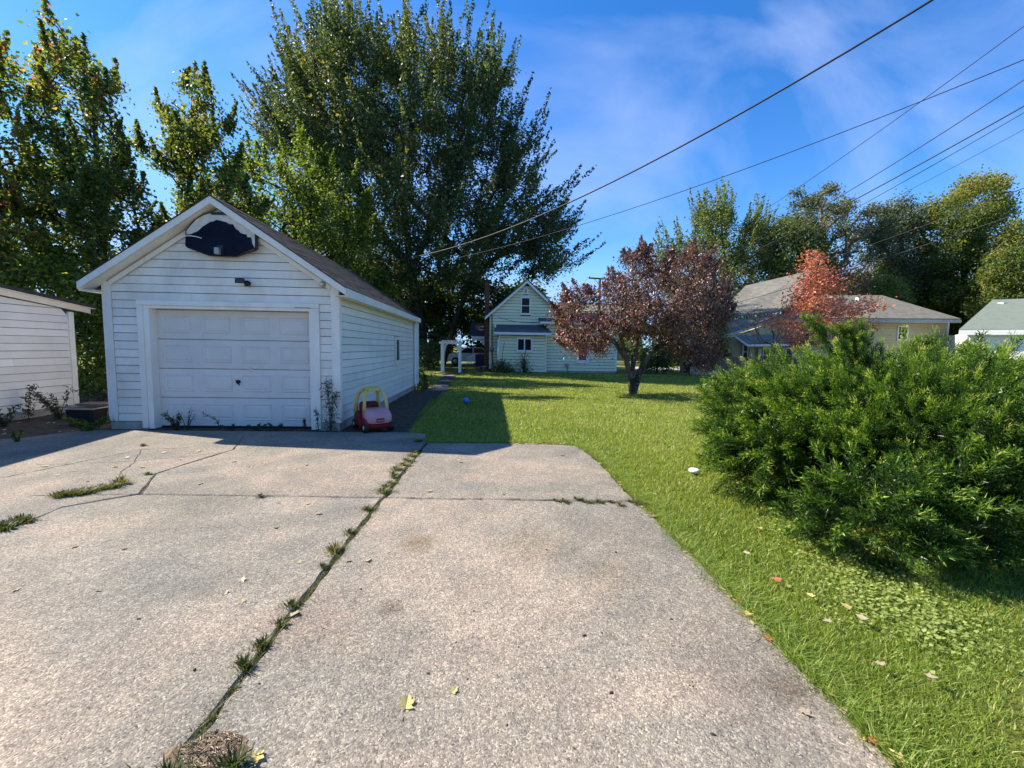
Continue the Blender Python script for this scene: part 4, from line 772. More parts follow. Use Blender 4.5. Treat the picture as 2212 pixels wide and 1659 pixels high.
# dogwood
bark_mid = pmat('bark_mid', (.04, .034, .028), (.15, .13, .11), 6, .9, .8, 30, (1.5, 1.5, .5))
b0 = np.array([4.75, 14.05, 0]); DY = 14.05
tree('dogwood_tree', 'purple brown dogwood with a forked trunk standing in the lawn', b0,
    [(-1, [tuple(b0)]+PL(DY, (1364, 815), (1352, 775), (1325, 735), (1275, 700, -.3), (1235, 680, -.4))),
     (-1, [tuple(b0+(.06, 0, 0))]+PL(DY, (1383, 800), (1402, 765), (1440, 735, .3), (1500, 690, .5), (1560, 660, .4))),
     (6, PL(DY, (1364, 815), (1372, 770), (1376, 700, .6), (1380, 620, .8))), (12, PL(DY, (1352, 775), (1340, 720, -.5), (1345, 650, -1), (1350, 590, -.7)))],
    [(1203, 668), (1225, 640), (1265, 628), (1290, 640), (1330, 605), (1345, 565), (1385, 548), (1420, 575), (1455, 565), (1485, 548), (1520, 552), (1545, 580), (1565, 610), (1568, 660), (1560, 700), (1545, 740), (1540, 790), (1515, 800), (1480, 775), (1440, 740), (1400, 725), (1330, 720), (1290, 770), (1250, 765), (1200, 735), (1225, 715)],
    DY, 480, 2.6, 54000, .085, m_dog, wm=bark_mid, rbase=.12, spread=.22, shoots=110, focus=at(1380, 780, DY), shoot_len=.45, droop=(0, 0, -.9), up=.15, aspect=.5, power=.42,
    tfun=lambda P: np.where((P[:, 0] < 4.0) & (P[:, 2] < 2.5), .33, -.03)+.12*np.sin(P[:, 0]*3)*np.sin(P[:, 2]*2.7))
# red tree
b0 = np.array([at(1735, 770, 21)[0], 21, 0])
tree('red_maple_tree', 'small sparse tree with bright red and orange leaves in front of the tan house', b0,
    [(-1, [tuple(b0)]+PL(21, (1745, 720), (1760, 650), (1765, 560)))],
    [(1690, 665), (1715, 640), (1722, 590), (1740, 545), (1785, 560), (1800, 600), (1830, 648), (1905, 650), (1910, 670), (1870, 715), (1800, 740), (1720, 755), (1690, 730), (1640, 700)],
    21, 230, 1.6, 8500, .13, m_red, rbase=.10, spread=.24, shoots=0, focus=at(1750, 720, 21), shoot_len=.6, wm=bark_pale, rmin=.010, tfun=lambda P: np.where(P[:, 2] > 4, -.15, .1))
b0 = np.array([at(1660, 770, 22)[0], 22, 0])
tree('bare_shrub', 'leafless grey twiggy shrub in front of the porch awning', b0, [(-1, [tuple(b0)]+PL(22, (1668, 750), (1672, 715)))],
    [(1590, 690), (1640, 655), (1700, 650), (1730, 700), (1700, 750), (1620, 740)], 22, 110, 1.2, 260, .12, m_red, cat='shrub', rbase=.07, wm=bark_pale, rmin=.010, spread=.1)

# ================================================================== JUNIPER
def plume(k):
    """one feathery spray along +z, length 1"""
    r = np.random.default_rng(k); T = []
    tint = []
    def blade(p, d, l, wd, t):
        s = np.cross(d, r.normal(size=3)); s /= np.linalg.norm(s); T.append([p-s*wd, p+s*wd, p+d*l]); tint.append(t)
    for i in range(26):
        z = .10+.86*(i/26)+r.uniform(-.02, .02); ph = i*2.4+r.uniform(-.4, .4); out_ = np.array([cos(ph), sin(ph), 0]); ax = out_*.62+np.array([0, 0, .80]); ax /= np.linalg.norm(ax)
        ln = (.30*(1-z)**.6+.08)*r.uniform(.7, 1.15); p0 = np.array([0, 0, z]); 
        for j in range(8):
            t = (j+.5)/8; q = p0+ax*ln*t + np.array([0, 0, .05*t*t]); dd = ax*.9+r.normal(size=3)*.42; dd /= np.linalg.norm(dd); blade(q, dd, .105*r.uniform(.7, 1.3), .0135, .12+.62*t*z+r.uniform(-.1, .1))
        blade(p0, ax, ln*1.05, .008, .35)
    for j in range(8): blade(np.array([0, 0, .85]), unit(np.array([0, 0, 1.])+r.normal(size=3)*.2), .2*r.uniform(.6, 1.2), .009, .85)
    return np.array(T).reshape(-1, 3), np.array(tint)
PLM = [plume(k) for k in range(6)]
JC = np.array([4.40, 4.32, .62]); JR = np.array([1.86, 1.68, .73])
jun = thing('juniper_bush', 'big sprawling bright green juniper bush beside the driveway on the right', 'bush', (JC[0], JC[1], 0))
PT = []; PD = []; PS = []
def nz(d): return .5*np.sin(d[:, 0]*5.1+1)*np.cos(d[:, 1]*4.3+.5)+.5*np.sin(d[:, 2]*6.3+d[:, 0]*3.7)
n = 1000
d = unit(RNG.normal(size=(n, 3))); d[:, 2] = np.abs(d[:, 2])*1.0-.42*RNG.random(n); d = unit(d)
rr = RNG.uniform(.30, .80, n)**.5; env = 1.04+.15*nz(d)+.06*np.sin(d[:, 0]*13+d[:, 1]*9)*np.sin(d[:, 2]*14); low = np.clip((-d[:, 2]+.05)/.45, 0, 1); env *= 1-.16*low; env *= 1-.20*np.clip(d[:, 2]*1.4, 0, 1)*np.clip(-d[:, 0]*1.5+.1, 0, 1); env *= 1-.14*np.clip(d[:, 2]*1.4, 0, 1)*np.clip(d[:, 0]*1.5-.2, 0, 1)
P = JC+d*JR*(rr*env)[:, None]; 
ax = unit(d*np.array([1, 1, .35])*.9+np.array([-.08, 0, .50])+RNG.normal(size=(n, 3))*.24)
ok = P[:, 2] > .10; PT.append(P[ok]); PD.append(ax[ok]); PS.append((RNG.uniform(.15, .29, n))[ok])
nm = 74; dm = unit(RNG.normal(size=(nm, 3))); dm[:, 2] = np.abs(dm[:, 2])-.35*RNG.random(nm); dm = unit(dm); lowm = np.clip((-dm[:, 2]+.05)/.45, 0, 1)
em = (1.0-.16*lowm)*(1-.20*np.clip(dm[:, 2]*1.4, 0, 1)*np.clip(-dm[:, 0]*1.5+.1, 0, 1))*(1-.14*np.clip(dm[:, 2]*1.4, 0, 1)*np.clip(dm[:, 0]*1.5-.2, 0, 1))
for j in range(nm):
    c0 = JC+dm[j]*JR*em[j]*RNG.uniform(.80, .96); root_ = JC+dm[j]*JR*em[j]*.45-np.array([0, 0, .12]); k_ = 26
    off = RNG.normal(size=(k_, 3))*np.array([.135, .135, .085]); p_ = c0+off; a_ = unit(unit(p_-root_)*1.0+np.array([-.06, 0, .28])+RNG.normal(size=(k_, 3))*.16); g_ = p_[:, 2] > .08
    PT.append(p_[g_]); PD.append(a_[g_]); PS.append(RNG.uniform(.16, .30, k_)[g_])
def lobe(c, r, n_, up=.5, s=(.22, .38), aim=(0, 0, 0)):
    dd = unit(RNG.normal(size=(n_, 3))); p = np.array(c)+dd*np.array(r)*(RNG.uniform(.4, 1, n_)**.6)[:, None]; PT.append(p); PD.append(unit(dd*.7+np.array([0, 0, up])+np.array(aim)+RNG.normal(size=(n_, 3))*.25)); PS.append(RNG.uniform(*s, n_))
lobe(at(1880, 1120, 2.9), (.32, .28, .24), 120, .25, aim=(-.3, -.3, 0)); lobe(at(2070, 1100, 2.85), (.40, .28, .20), 120, .2, aim=(.1, -.3, 0)); lobe(at(2190, 1010, 2.9), (.25, .2, .2), 30, .3)
lobe(at(1690, 980, 4.0), (.38, .4, .25), 80, .5, aim=(-.5, 0, 0)); lobe(at(2160, 930, 3.6), (.5, .4, .22), 80, .5)
lobe(at(1618, 895, 4.5), (.26, .35, .24), 70, .45, aim=(-.5, 0, 0)); lobe(at(1622, 965, 4.3), (.26, .3, .22), 70, .3, aim=(-.5, -.1, 0)); lobe(at(1640, 1010, 4.0), (.28, .3, .2), 70, .2, aim=(-.4, -.2, 0))
# leading shoots on top, leaning left
for (x0_, y0_, x1_, y1_, Yv) in [(1850, 800, 1750, 690, 4.2), (1880, 800, 1820, 715, 4.4), (1870, 790, 1850, 712, 4.3), (1980, 790, 2000, 745, 4.6), (1660, 880, 1610, 830, 4.4)]:
    a = at(x0_, y0_, Yv); b = at(x1_, y1_, Yv); 
    for t in np.linspace(0, .9, 11): PT.append((a+(b-a)*t)[None]+RNG.normal(size=(4, 3))*.045*(1.2-t)); PD.append(unit((b-a)[None]+RNG.normal(size=(4, 3))*.16)); PS.append(np.full(4, .20-.05*t))
# long wisps
n = 420; d = unit(RNG.normal(size=(n, 3))*np.array([1, 1, .6])+np.array([0, 0, .55])); P = JC+d*JR*.97; PT.append(P); PD.append(unit(d*np.array([1, 1, .4])+np.array([-.1, 0, .6])+RNG.normal(size=(n, 3))*.2)); wisp0 = sum(len(x) for x in PS); PS.append(RNG.uniform(.22, .42, n))
PT = np.vstack(PT); PD = np.vstack(PD); PS = np.concatenate(PS); VV = []; TT = []
for i in range(len(PT)):
    T, tn = PLM[i % 6]; z = PD[i]; x = unit(np.cross(z, RNG.normal(size=3))); y = np.cross(z, x); fl = .55 if i >= wisp0 else 1.
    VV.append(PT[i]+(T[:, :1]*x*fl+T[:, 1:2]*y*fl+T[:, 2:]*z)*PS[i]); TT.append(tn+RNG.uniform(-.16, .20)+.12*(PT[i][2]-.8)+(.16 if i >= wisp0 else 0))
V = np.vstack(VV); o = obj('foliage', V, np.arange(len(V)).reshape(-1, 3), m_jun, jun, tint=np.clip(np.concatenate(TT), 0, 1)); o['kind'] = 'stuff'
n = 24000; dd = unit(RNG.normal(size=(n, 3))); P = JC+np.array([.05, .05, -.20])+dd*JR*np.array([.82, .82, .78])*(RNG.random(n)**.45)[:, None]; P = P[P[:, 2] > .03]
q_ = leaves('light_block_flakes', P, .075, leafmat('dark_blocker', [(0, (.012, .010, .007)), (.7, (.035, .026, .018)), (1, (.12, .08, .05))], .05), jun, up=0., aspect=.45); q_['kind'] = 'stuff'  # dark flakes added inside the juniper to stop sunlight passing through
for k in range(26):
    a = RNG.uniform(0, 2*pi); e = RNG.uniform(.2, 1.1); dr = np.array([cos(a)*cos(e), sin(a)*cos(e), sin(e)]); base = np.array([JC[0]+RNG.normal()*.15, JC[1]+RNG.normal()*.15, 0])
    end = JC+dr*JR*.85; md_ = (base+end)/2+np.array([0, 0, -.12])+RNG.normal(size=3)*.06; tube('stem', [base, md_, end], [.035, .022, .008], bark, jun, 6)

# ================================================================== GRASS
def blades(name, P, h, wd, m, parent=None, lean=.45, kind='stuff', tint=None):
    n = len(P); a = RNG.uniform(0, 2*pi, n); s = np.stack([np.cos(a), np.sin(a), np.zeros(n)], 1)*np.asarray(wd).reshape(-1, 1)*.5
    ln = RNG.normal(size=(n, 2))*lean; hh = (np.asarray(h)*RNG.uniform(.55, 1.35, n)).reshape(-1, 1); tip = np.concatenate([ln*hh, hh], 1)
    V = np.stack([P-s, P+s, P+tip*.55+s*.6, P+tip*.55-s*.6, P+tip*np.array([1.3, 1.3, .95])], 1).reshape(-1, 3)
    F = (np.array([(0, 1, 2), (0, 2, 3), (3, 2, 4)])[None]+(np.arange(n)*5)[:, None, None]).reshape(-1, 3)
    if tint is None: tint = RNG.beta(2.4, 2.4, n)
    o = obj(name, V, F, m, parent, tint=np.repeat(np.clip(tint, 0, 1), 3)); 
    if kind: o['kind'] = kind
    return o
def lawn_ok(x, y):
    ok = np.where(y < 6.40-.10*np.clip(x-.2, 0, 2), x > 1.43+.02*np.sin(y*9)-np.clip(y-5.6, 0, 1)*.15*(y > 5.6), x > -1.38)
    ok &= ~((y > 6.9) & (y < 15.2) & (x < -1.5-.03*np.sin(y*5))); ok &= ~((y > 15.2) & (x < -7))
    ok &= ~((y > 12) & (y < 23.5) & (np.abs(x+1.72+(y-12)*.03) < .22))
    return ok & (y < 60)
n = 430000; u = RNG.random(n); y = 1.0*(33/1.0)**u; x = y*RNG.uniform(-.30, 1.36, n)+RNG.normal(size=n)*.2
k = lawn_ok(x, y); k &= ~((y > 25.9) & (x > -.8) & (x < 11)); x, y = x[k], y[k]
pat = .5+.5*np.sin(x*2.1+np.sin(y*1.3)*1.5)*np.sin(y*1.1+x*.7)
keep = RNG.random(len(x)) < .75+.25*pat; x, y, pat = x[keep], y[keep], pat[keep]
P = np.stack([x, y, np.full(len(x), -.022)], 1)
g = blades('grass', P, np.minimum(.017+.0045*y, .042)+.006*pat, .0030+.0010*y, m_grass, tint=RNG.beta(1.7, 1.8, len(x))*.92+.10*pat+.012*np.clip(y, 0, 10)-.03)
g['label'] = 'mown green lawn grass'
# clover and creeping leaves beside the juniper
n = 3800; t = RNG.random(n)**.8; ctr = np.array([G(1640, 1040), G(1720, 1120), G(1790, 1200), G(1880, 1290), G(2000, 1370)]); ii = np.clip((t*4).astype(int), 0, 3); fr = t*4-ii
P = ctr[ii]*(1-fr[:, None])+ctr[ii+1]*fr[:, None]; P[:, :2] += RNG.normal(size=(n, 2))*np.array([.17, .15])-np.array([-.05, 0]); P[:, 2] = RNG.uniform(-.005, .032, n)
cl = leaves('clover', P[P[:, 0] > 1.5], .021, m_clover, None, up=1.6, aspect=.95); cl['kind'] = 'stuff'; cl['label'] = 'patch of round-leaved ground ivy along the juniper'
# longer ragged grass along the slab edge
n = 12000; yy = RNG.uniform(.9, 6.3, n); xx = 1.445-np.clip(yy-5.6, 0, 1)*.16+np.abs(RNG.normal(size=n))*.07-.05*np.clip(np.sin(yy*7)*np.sin(yy*17.3)+.5*np.sin(yy*41), 0, 1)*RNG.random(n)
blades('edge_grass', np.stack([xx, yy, np.full(n, -.015)], 1), .055, .006, m_grass, lean=.9)['label'] = 'longer grass along the slab edge'
n = 2600; xx = RNG.uniform(-.90, 1.1, n); blades('edge_grass', np.stack([xx, 6.45-.08*np.clip(xx-.4, 0, 1)+np.abs(RNG.normal(size=n))*.05, np.full(n, -.015)], 1), .05, .010, m_grass, lean=.8)['label'] = 'longer grass at the far end of the slab'

# ------------------------------------------------ tufts in the joints (one kind, copied)
def tuft_mesh(seed, nb, rad, h, dry=0.):
    r = np.random.default_rng(seed); a = r.uniform(0, 2*pi, nb); q = np.abs(r.normal(size=nb))*rad*.5; P = np.stack([np.cos(a)*q, np.sin(a)*q*.6, np.zeros(nb)], 1)
    s = np.stack([-np.sin(a), np.cos(a), np.zeros(nb)], 1)*.003; o_ = np.stack([np.cos(a), np.sin(a), np.zeros(nb)], 1)*r.uniform(.2, 1.2, nb)[:, None]; hh = h*r.uniform(.5, 1.2, nb)[:, None]; tip = o_*hh+np.array([0, 0, 1.])*hh*.8
    V = np.stack([P-s, P+s, P+tip*.55+[0, 0, .008]+s*.8, P+tip*.55+[0, 0, .008]-s*.8, P+tip], 1).reshape(-1, 3); F = (np.array([(0, 1, 2), (0, 2, 3), (3, 2, 4)])[None]+(np.arange(nb)*5)[:, None, None]).reshape(-1, 3)
    return V, F, np.repeat(np.clip(r.beta(2, 3, nb)*.8+dry, 0, 1), 3)
TM = []
for k, (nb, rad, h, dry) in enumerate([(160, .07, .05, .0), (110, .05, .04, .05), (220, .10, .06, .30), (80, .05, .03, .15)]):
    V, F, T = tuft_mesh(k+40, nb, rad, h, dry); o = obj('grass_tuft', V, F, m_tuft, None, tint=T); TM.append(o)
tufts = []
def tuft(px, py, k, s, label, group): tufts.append((tuple(G(px, py, .0)[:2]), k, s, label, group))
main = 'grass tufts growing in the long joint between the slabs'
for (px, py, k, s, lb) in [(795, 1103, 0, 1.0, 'round green tuft just below the crossing of the slab joints'), (757, 1152, 0, 1.0, 'second round green tuft down the long slab joint'), (722, 1192, 2, .95, 'widest dark green tuft midway down the long slab joint'), (700, 1228, 1, .9, 'small tuft directly below the widest joint tuft'),
                           (632, 1312, 1, 1.0, 'narrow tuft in the lower half of the long slab joint'), (606, 1352, 3, 1.1, 'brownish low tuft beside a pale leaf in the long joint'), (567, 1398, 0, .85, 'dark tuft in the joint above the lower bare stretch'), (529, 1443, 0, .95, 'lowest round dark tuft of the long slab joint'), (505, 1490, 3, .6, 'tiny tuft near the bottom of the long slab joint')]: tuft(px, py, k, s, lb, main)
rows = [((905, 968), (826, 1066), 11, 'yellow green tuft in the dense row at the far end of the long joint', 'dense tufts at the far end of the long joint', 2, 1.0), ((1188, 1083), (1300, 1087), 7, 'low green tuft in the cross joint of the right slab', 'tufts along the cross joint of the right slab', 3, 1.1), ((1300, 1087), (1396, 1094), 6, 'brown green tuft where the cross joint meets the lawn', 'tufts where the cross joint meets the lawn', 2, .8),
        ((128, 1076), (268, 1046), 13, 'mixed green and dry tuft in the wide crack on the left slab', 'tufts in the wide crack on the left slab', 2, 1.15), ((0, 1148), (72, 1120), 7, 'dry tuft in the crack at the left edge of the photo', 'tufts in the crack at the left edge', 3, 1.6)]
for (p, q_, n, lb, gp, k, s) in rows:
    for j in range(n):
        t = (j+random.uniform(.2, .8))/n; tuft(p[0]+(q_[0]-p[0])*t+random.gauss(0, 4), p[1]+(q_[1]-p[1])*t+random.gauss(0, 2.5), random.choice([k, k, 0]), s*random.uniform(.75, 1.2), lb, gp)
for (px, py, lb) in [(310, 964, 'small tuft on the sunlit left slab near the garage corner'), (321, 1026, 'small spiky tuft beside the end of the wide crack'), (563, 1075, 'tiny dark sprout on the left slab cross line'), (905, 955, 'brown clump of weeds where the slab, lawn and garage apron meet')]: tuft(px, py, 2 if px > 900 else 1, 1.1, lb, None)
first = {}
for (pos, k, s, lb, gp) in tufts:
    o = TM[k] if k not in first else TM[k].copy()
    if k in first: COL.objects.link(o)
    first[k] = 1; o.location = (pos[0], pos[1], .004); o.rotation_euler = (0, 0, random.uniform(0, 6.28)); o.scale = (s*.8, s*.8, s*.8*random.uniform(.8, 1.2))
    for kk in ('group',):
        if kk in o: del o[kk]
    tag(o, lb, 'grass tuft', gp)
for k, o in enumerate(TM):
    if k not in first: bpy.data.objects.remove(o)
n = 5200; yy = RNG.uniform(1.2, 6.3, n); mo_ = .5+.5*np.sin(yy*9+np.sin(yy*23)); xx = np.interp(yy, [1.2, 1.5, 4.05, 6.4], [-1.080, -1.065, -1.002, -.945])+RNG.normal(size=n)*(.008+.012*mo_)
jg = blades('joint_grass', np.stack([xx, yy, np.full(n, -.004)], 1), .012+.012*mo_, .004, m_tuft, driveway, lean=.9); jg['label'] = 'fine dry grass and moss lining the long joint'
# broken corner by the joint, filled with soil and litter
ctr = G(452, 1625); poly = []
for k in range(22): a = 2*pi*k/22; poly.append((ctr[0]+cos(a)*.105*(1+.30*math.sin(2*a+1)+random.uniform(-.2, .2)), ctr[1]+sin(a)*.085*(1+random.uniform(-.15, .15)), .0085))
obj('broken_patch', poly, [tuple(range(22))], pmat('litter_soil', (.10, .07, .045), (.26, .19, .13), 40, .95, 1, 90), driveway)
for (dx, dy, lb) in [(-.07, -.10, 'dark grass tuft at the bottom left of the broken concrete patch'), (.12, -.06, 'dark grass tuft at the right of the broken concrete patch')]:
    o = TM[0].copy(); COL.objects.link(o); o.location = (ctr[0]+dx, ctr[1]+dy, .004); o.scale = (.9, .9, .9); tag(o, lb, 'grass tuft', None)
    if 'group' in o: del o['group']

n = 420; a = RNG.uniform(0, 2*pi, n); q_ = np.sqrt(RNG.random(n)); P = np.stack([ctr[0]+np.cos(a)*q_*.10, ctr[1]+np.sin(a)*q_*.08, RNG.uniform(.009, .012, n)], 1)
o = leaves('litter', P, .020, leafmat('litter_bits', [(0, (.07, .05, .03)), (.6, (.26, .19, .12)), (1, (.55, .45, .30))], .1), driveway, up=4, aspect=.20); o['kind'] = 'stuff'
# ------------------------------------------------ fallen leaves
def leaf_mesh(seed, size, m, curl):
    r = random.Random(seed); pts = []; prof_ = [(0, .60), (22, .42), (38, .33), (58, .56), (78, .36), (100, .30), (122, .46), (150, .30), (180, .26), (210, .30), (238, .46), (260, .30), (282, .36), (302, .56), (322, .33), (338, .42)]
    fold = r.uniform(.2, .9)*curl
    for dg, rd in prof_:
        a = radians(dg+r.uniform(-5, 5)); rad = size*rd*r.uniform(.8, 1.1); x_, y_ = cos(a)*rad, sin(a)*rad*r.uniform(.75, 1.); pts.append((x_, y_*(1-.25*fold), .003+abs(y_)*fold*1.2+max(0, x_)*fold*r.uniform(.1, .6)))
    V = [(0, 0, .004)]+pts; F = [(0, 1+k, 1+(k+1) % 16) for k in range(16)]; n = len(V)
    V += [(-size*.5, .002, .004), (-size*.85, size*.1, .012), (-size*.83, size*.12, .008)]; F += [(n, n+1, n+2)]
    return obj('fallen_leaf', V, F, m, None, tint=[r.random()]*len(F))
LM = {}
def fallen(xy, kind, size, label, group=None, z=.007):
    key = (kind, random.randint(0, 2)); mm = {'dry': m_dry, 'yellow': m_yellow, 'red': m_brownleaf}[kind]
    if key not in LM: o = LM[key] = leaf_mesh(hash(key[1])+5, .07, mm, .35)
    else: o = LM[key].copy(); COL.objects.link(o)
    if 'group' in o: del o['group']
    o.location = (xy[0], xy[1], z); s = size/.07; o.scale = (s, s, s); o.rotation_euler = (random.uniform(-.25, .25), random.uniform(-.25, .25), random.uniform(0, 6.28)); tag(o, label, 'leaf', group)
fl = lambda px, py, kind, s, lb, gp=None, z=.007: fallen(G(px, py)[:2], kind, s, lb, gp, z)
fl(878, 1527, 'yellow', .085, 'largest pale yellow maple leaf lying alone near the bottom of the right slab'); fl(892, 1518, 'red', .03, 'tiny pink red leaf tip touching the largest yellow leaf'); fl(980, 1497, 'yellow', .045, 'small yellow green leaf just right of the largest yellow leaf')
fl(1492, 1480, 'dry', .05, 'small cream leaf alone on the grey part of the right slab'); fl(556, 1640, 'yellow', .07, 'yellow leaf beside the broken concrete patch'); fl(1655, 1382, 'red', .07, 'rust red leaf at the lawn edge of the right slab')
fl(1612, 1330, 'yellow', .08, 'bright yellow leaf at the lawn edge above the rust red leaf'); fl(1742, 1545, 'dry', .06, 'curled tan leaf lying near the lower right edge of the slab'); fl(638, 1330, 'dry', .075, 'pale curled leaf caught on the lower long joint')
fl(1940, 1645, 'yellow', .07, 'yellow and orange leaf at the bottom right corner of the slab'); fl(1880, 1603, 'red', .06, 'brownish leaf at the slab edge near the bottom right corner'); fl(1600, 1298, 'red', .06, 'pinkish brown leaf at the slab edge beside two tan leaves')
for (px, py) in [(160, 1183), (268, 1186), (487, 1284), (520, 1256), (650, 1217), (797, 1213), (693, 1110), (603, 1087), (665, 1089), (595, 1140), (33, 1278), (523, 1300), (930, 1065), (870, 1010), (1040, 1050), (1215, 985), (1090, 1070), (752, 1215), (430, 1048), (575, 1003), (505, 1000), (392, 995), (540, 1012), (310, 1010), (250, 1009), (185, 1040), (640, 1015), (665, 1005), (355, 980), (430, 975), (700, 960), (780, 965), (590, 950), (275, 990), (95, 1010), (125, 1030), (160, 1020)]:
    fl(px+random.uniform(-4, 4), py+random.uniform(-2, 2), 'dry', random.uniform(.05, .085), 'pale dry leaf scattered flat on the sunlit concrete', 'dry leaves scattered over the driveway')
for k in range(46):
    yv = random.uniform(1.2, 6.1); fallen((1.43-max(0, yv-5.6)*.15+random.gauss(0, .025), yv), random.choice(['dry', 'dry', 'dry', 'yellow']), random.uniform(.035, .065), 'small dry leaf lodged along the lawn edge of the right slab', 'leaves lodged along the lawn edge')
for k in range(24): fallen((random.uniform(.3, 1.15), 6.40+random.gauss(0, .03)), 'dry', random.uniform(.04, .07), 'tan leaf in the drift at the far end of the right slab', 'leaf drift at the far slab end')
for (px, py, k) in [(1830, 1325, 'yellow'), (1862, 1350, 'dry'), (1790, 1357, 'dry'), (1680, 1265, 'red'), (1610, 1205, 'dry'), (1900, 1450, 'dry'), (1310, 983, 'dry'), (1412, 1075, 'dry'), (1165, 930, 'dry'), (1640, 1150, 'yellow'), (1750, 1300, 'yellow'), (1560, 1130, 'dry'), (990, 1000, 'dry'), (1205, 900, 'dry'), (930, 935, 'dry'), (1050, 905, 'dry'), (2010, 1480, 'dry')]:
    fl(px, py, k, random.uniform(.05, .075), 'leaf fallen on the grass of the lawn', 'leaves fallen on the lawn', .035)
for k in range(30): fallen((random.uniform(-9, -6.6), random.uniform(6.4, 8.3)), 'dry', random.uniform(.05, .08), 'leaf lying in the shaded dirt in front of the shed', 'leaves on the shaded dirt')
pm = pmat('pebble_dark', (.02, .02, .02), (.07, .06, .05), 30, .8)
pb = MB().loft([[(cos(a)*r_, sin(a)*r_*.7, z_) for a in np.linspace(0, 2*pi, 8)[:-1]] for z_, r_ in ((0, .008), (.005, .012), (.010, .007))]).build('pebble', pm)
PB = []
for j, (px, py) in enumerate([(213, 1280), (1023, 1322), (925, 1458), (1010, 1470), (1250, 1305), (1262, 1376), (1300, 1370), (1450, 1340), (1330, 1195), (1180, 1190), (1320, 1500), (780, 1275), (560, 1480), (1095, 1570), (1240, 1620), (700, 1360), (420, 1450), (300, 1340), (1120, 1400), (1540, 1590), (985, 1390), (860, 1300)]):
    o = pb if j == 0 else pb.copy()
    if j: COL.objects.link(o)
    p = G(px, py); o.location = (p[0], p[1], .005); o.rotation_euler = (0, 0, j*1.3); s = random.uniform(.35, .8); o.scale = (s*1.4 if j else 1.6, s, s); PB.append(o)

# ------------------------------------------------ weeds
def weed(name, label, base, h, leafn, ls, lm=m_weed, lean=(0, 0), nst=1, spread=.12, group=None, width=.25, up=.2):
    base = np.array(base, float); t = thing(name, label, 'weed', base, group); P = []
    for s_ in range(nst):
        hh = h*random.uniform(.6, 1) if s_ else h; a = random.uniform(0, 6.28); e = base+np.array([lean[0]+cos(a)*spread*(nst > 1), lean[1]+sin(a)*spread*.4*(nst > 1), hh]); mid = (base+e)/2+np.array([-lean[0]*.25, 0, hh*.12])
        tube('stem', [base, mid, e], [.006, .005, .002], bark, t, 5)
        k = leafn//nst; u = RNG.random(k)[:, None]; pp = np.where(u < .5, base+(mid-base)*u*2, mid+(e-mid)*(u-.5)*2); P.append(pp+RNG.normal(size=(k, 3))*h*.07*(1.1-u*.5))
    leaves('leaf', np.vstack(P), ls, lm, t, up, aspect=width)['kind'] = 'stuff'; return t
yw = GY0-.10
def wb(px): return (at(px, 930, yw)[0], yw+random.uniform(-.05, .05), .0)
weed('tall_weed', 'tallest dried stalky weed in front of the boards right of the garage door', wb(712), .84, 330, .06, lean=(-.05, 0), width=.18)
weed('tall_weed', 'second tall thin weed leaning right beside the tallest one', wb(716), .66, 240, .055, lean=(.10, 0), width=.18)
weed('tall_weed', 'short weed stalk against the right door trim', wb(690), .38, 110, .05, lean=(-.05, 0), width=.2)
weed('weed', 'spreading weed clump at the lower left of the garage door', wb(385), .30, 260, .06, nst=5, spread=.22)
weed('weed', 'thin feathery weed sprouting left of the arching weed', wb(408), .36, 90, .035, nst=4, spread=.14)
weed('weed', 'single arching weed stem leaning left across the door', wb(480), .30, 40, .05, lean=(-.30, 0), width=.3)
weed('weed', 'low dark weed clump under the middle of the garage door', wb(500), .10, 130, .06, nst=4, spread=.2)
weed('weed', 'low weed clump right of the door middle', wb(548), .10, 120, .06, nst=4, spread=.2)
weed('weed', 'bushy little weed near the right end of the door', wb(598), .14, 160, .05, nst=5, spread=.12)
weed('weed', 'small upright leafy weed beside the right door jamb', wb(657), .20, 70, .05, width=.4)
weed('weed', 'arching grassy weed at the left front corner of the garage', (-6.45, 7.2, 0), .22, 220, .13, lm=m_under, nst=9, spread=.35, width=.14)
weed('weed', 'tall feathery weed against the shed boards', tuple(G(62, 905)*(1, 1, 0)), .62, 170, .07, lean=(.12, 0), width=.3)
weed('weed', 'leafy weed clump at the right end of the shed', tuple(G(130, 905)*(1, 1, 0)), .52, 420, .07, nst=7, spread=.4)
weed('weed', 'weed clump at the left photo edge in front of the shed', tuple(G(8, 925)*(1, 1, 0)), .38, 200, .08, nst=5, spread=.25)
weed('weed', 'small light green seedling on the shaded concrete at far left', tuple(G(38, 955)*(1, 1, 0)), .17, 90, .045, lm=m_under, nst=3, spread=.08, width=.7)
weed('weed', 'long arching weed stem crossing the shed corner', tuple(G(200, 890)*(1, 1, 0)), .55, 60, .07, lean=(-.55, 0), width=.2)
weed('weed', 'weed cluster in the gap between shed and garage', tuple(G(225, 880)*(1, 1, 0)), .5, 300, .08, nst=8, spread=.4)

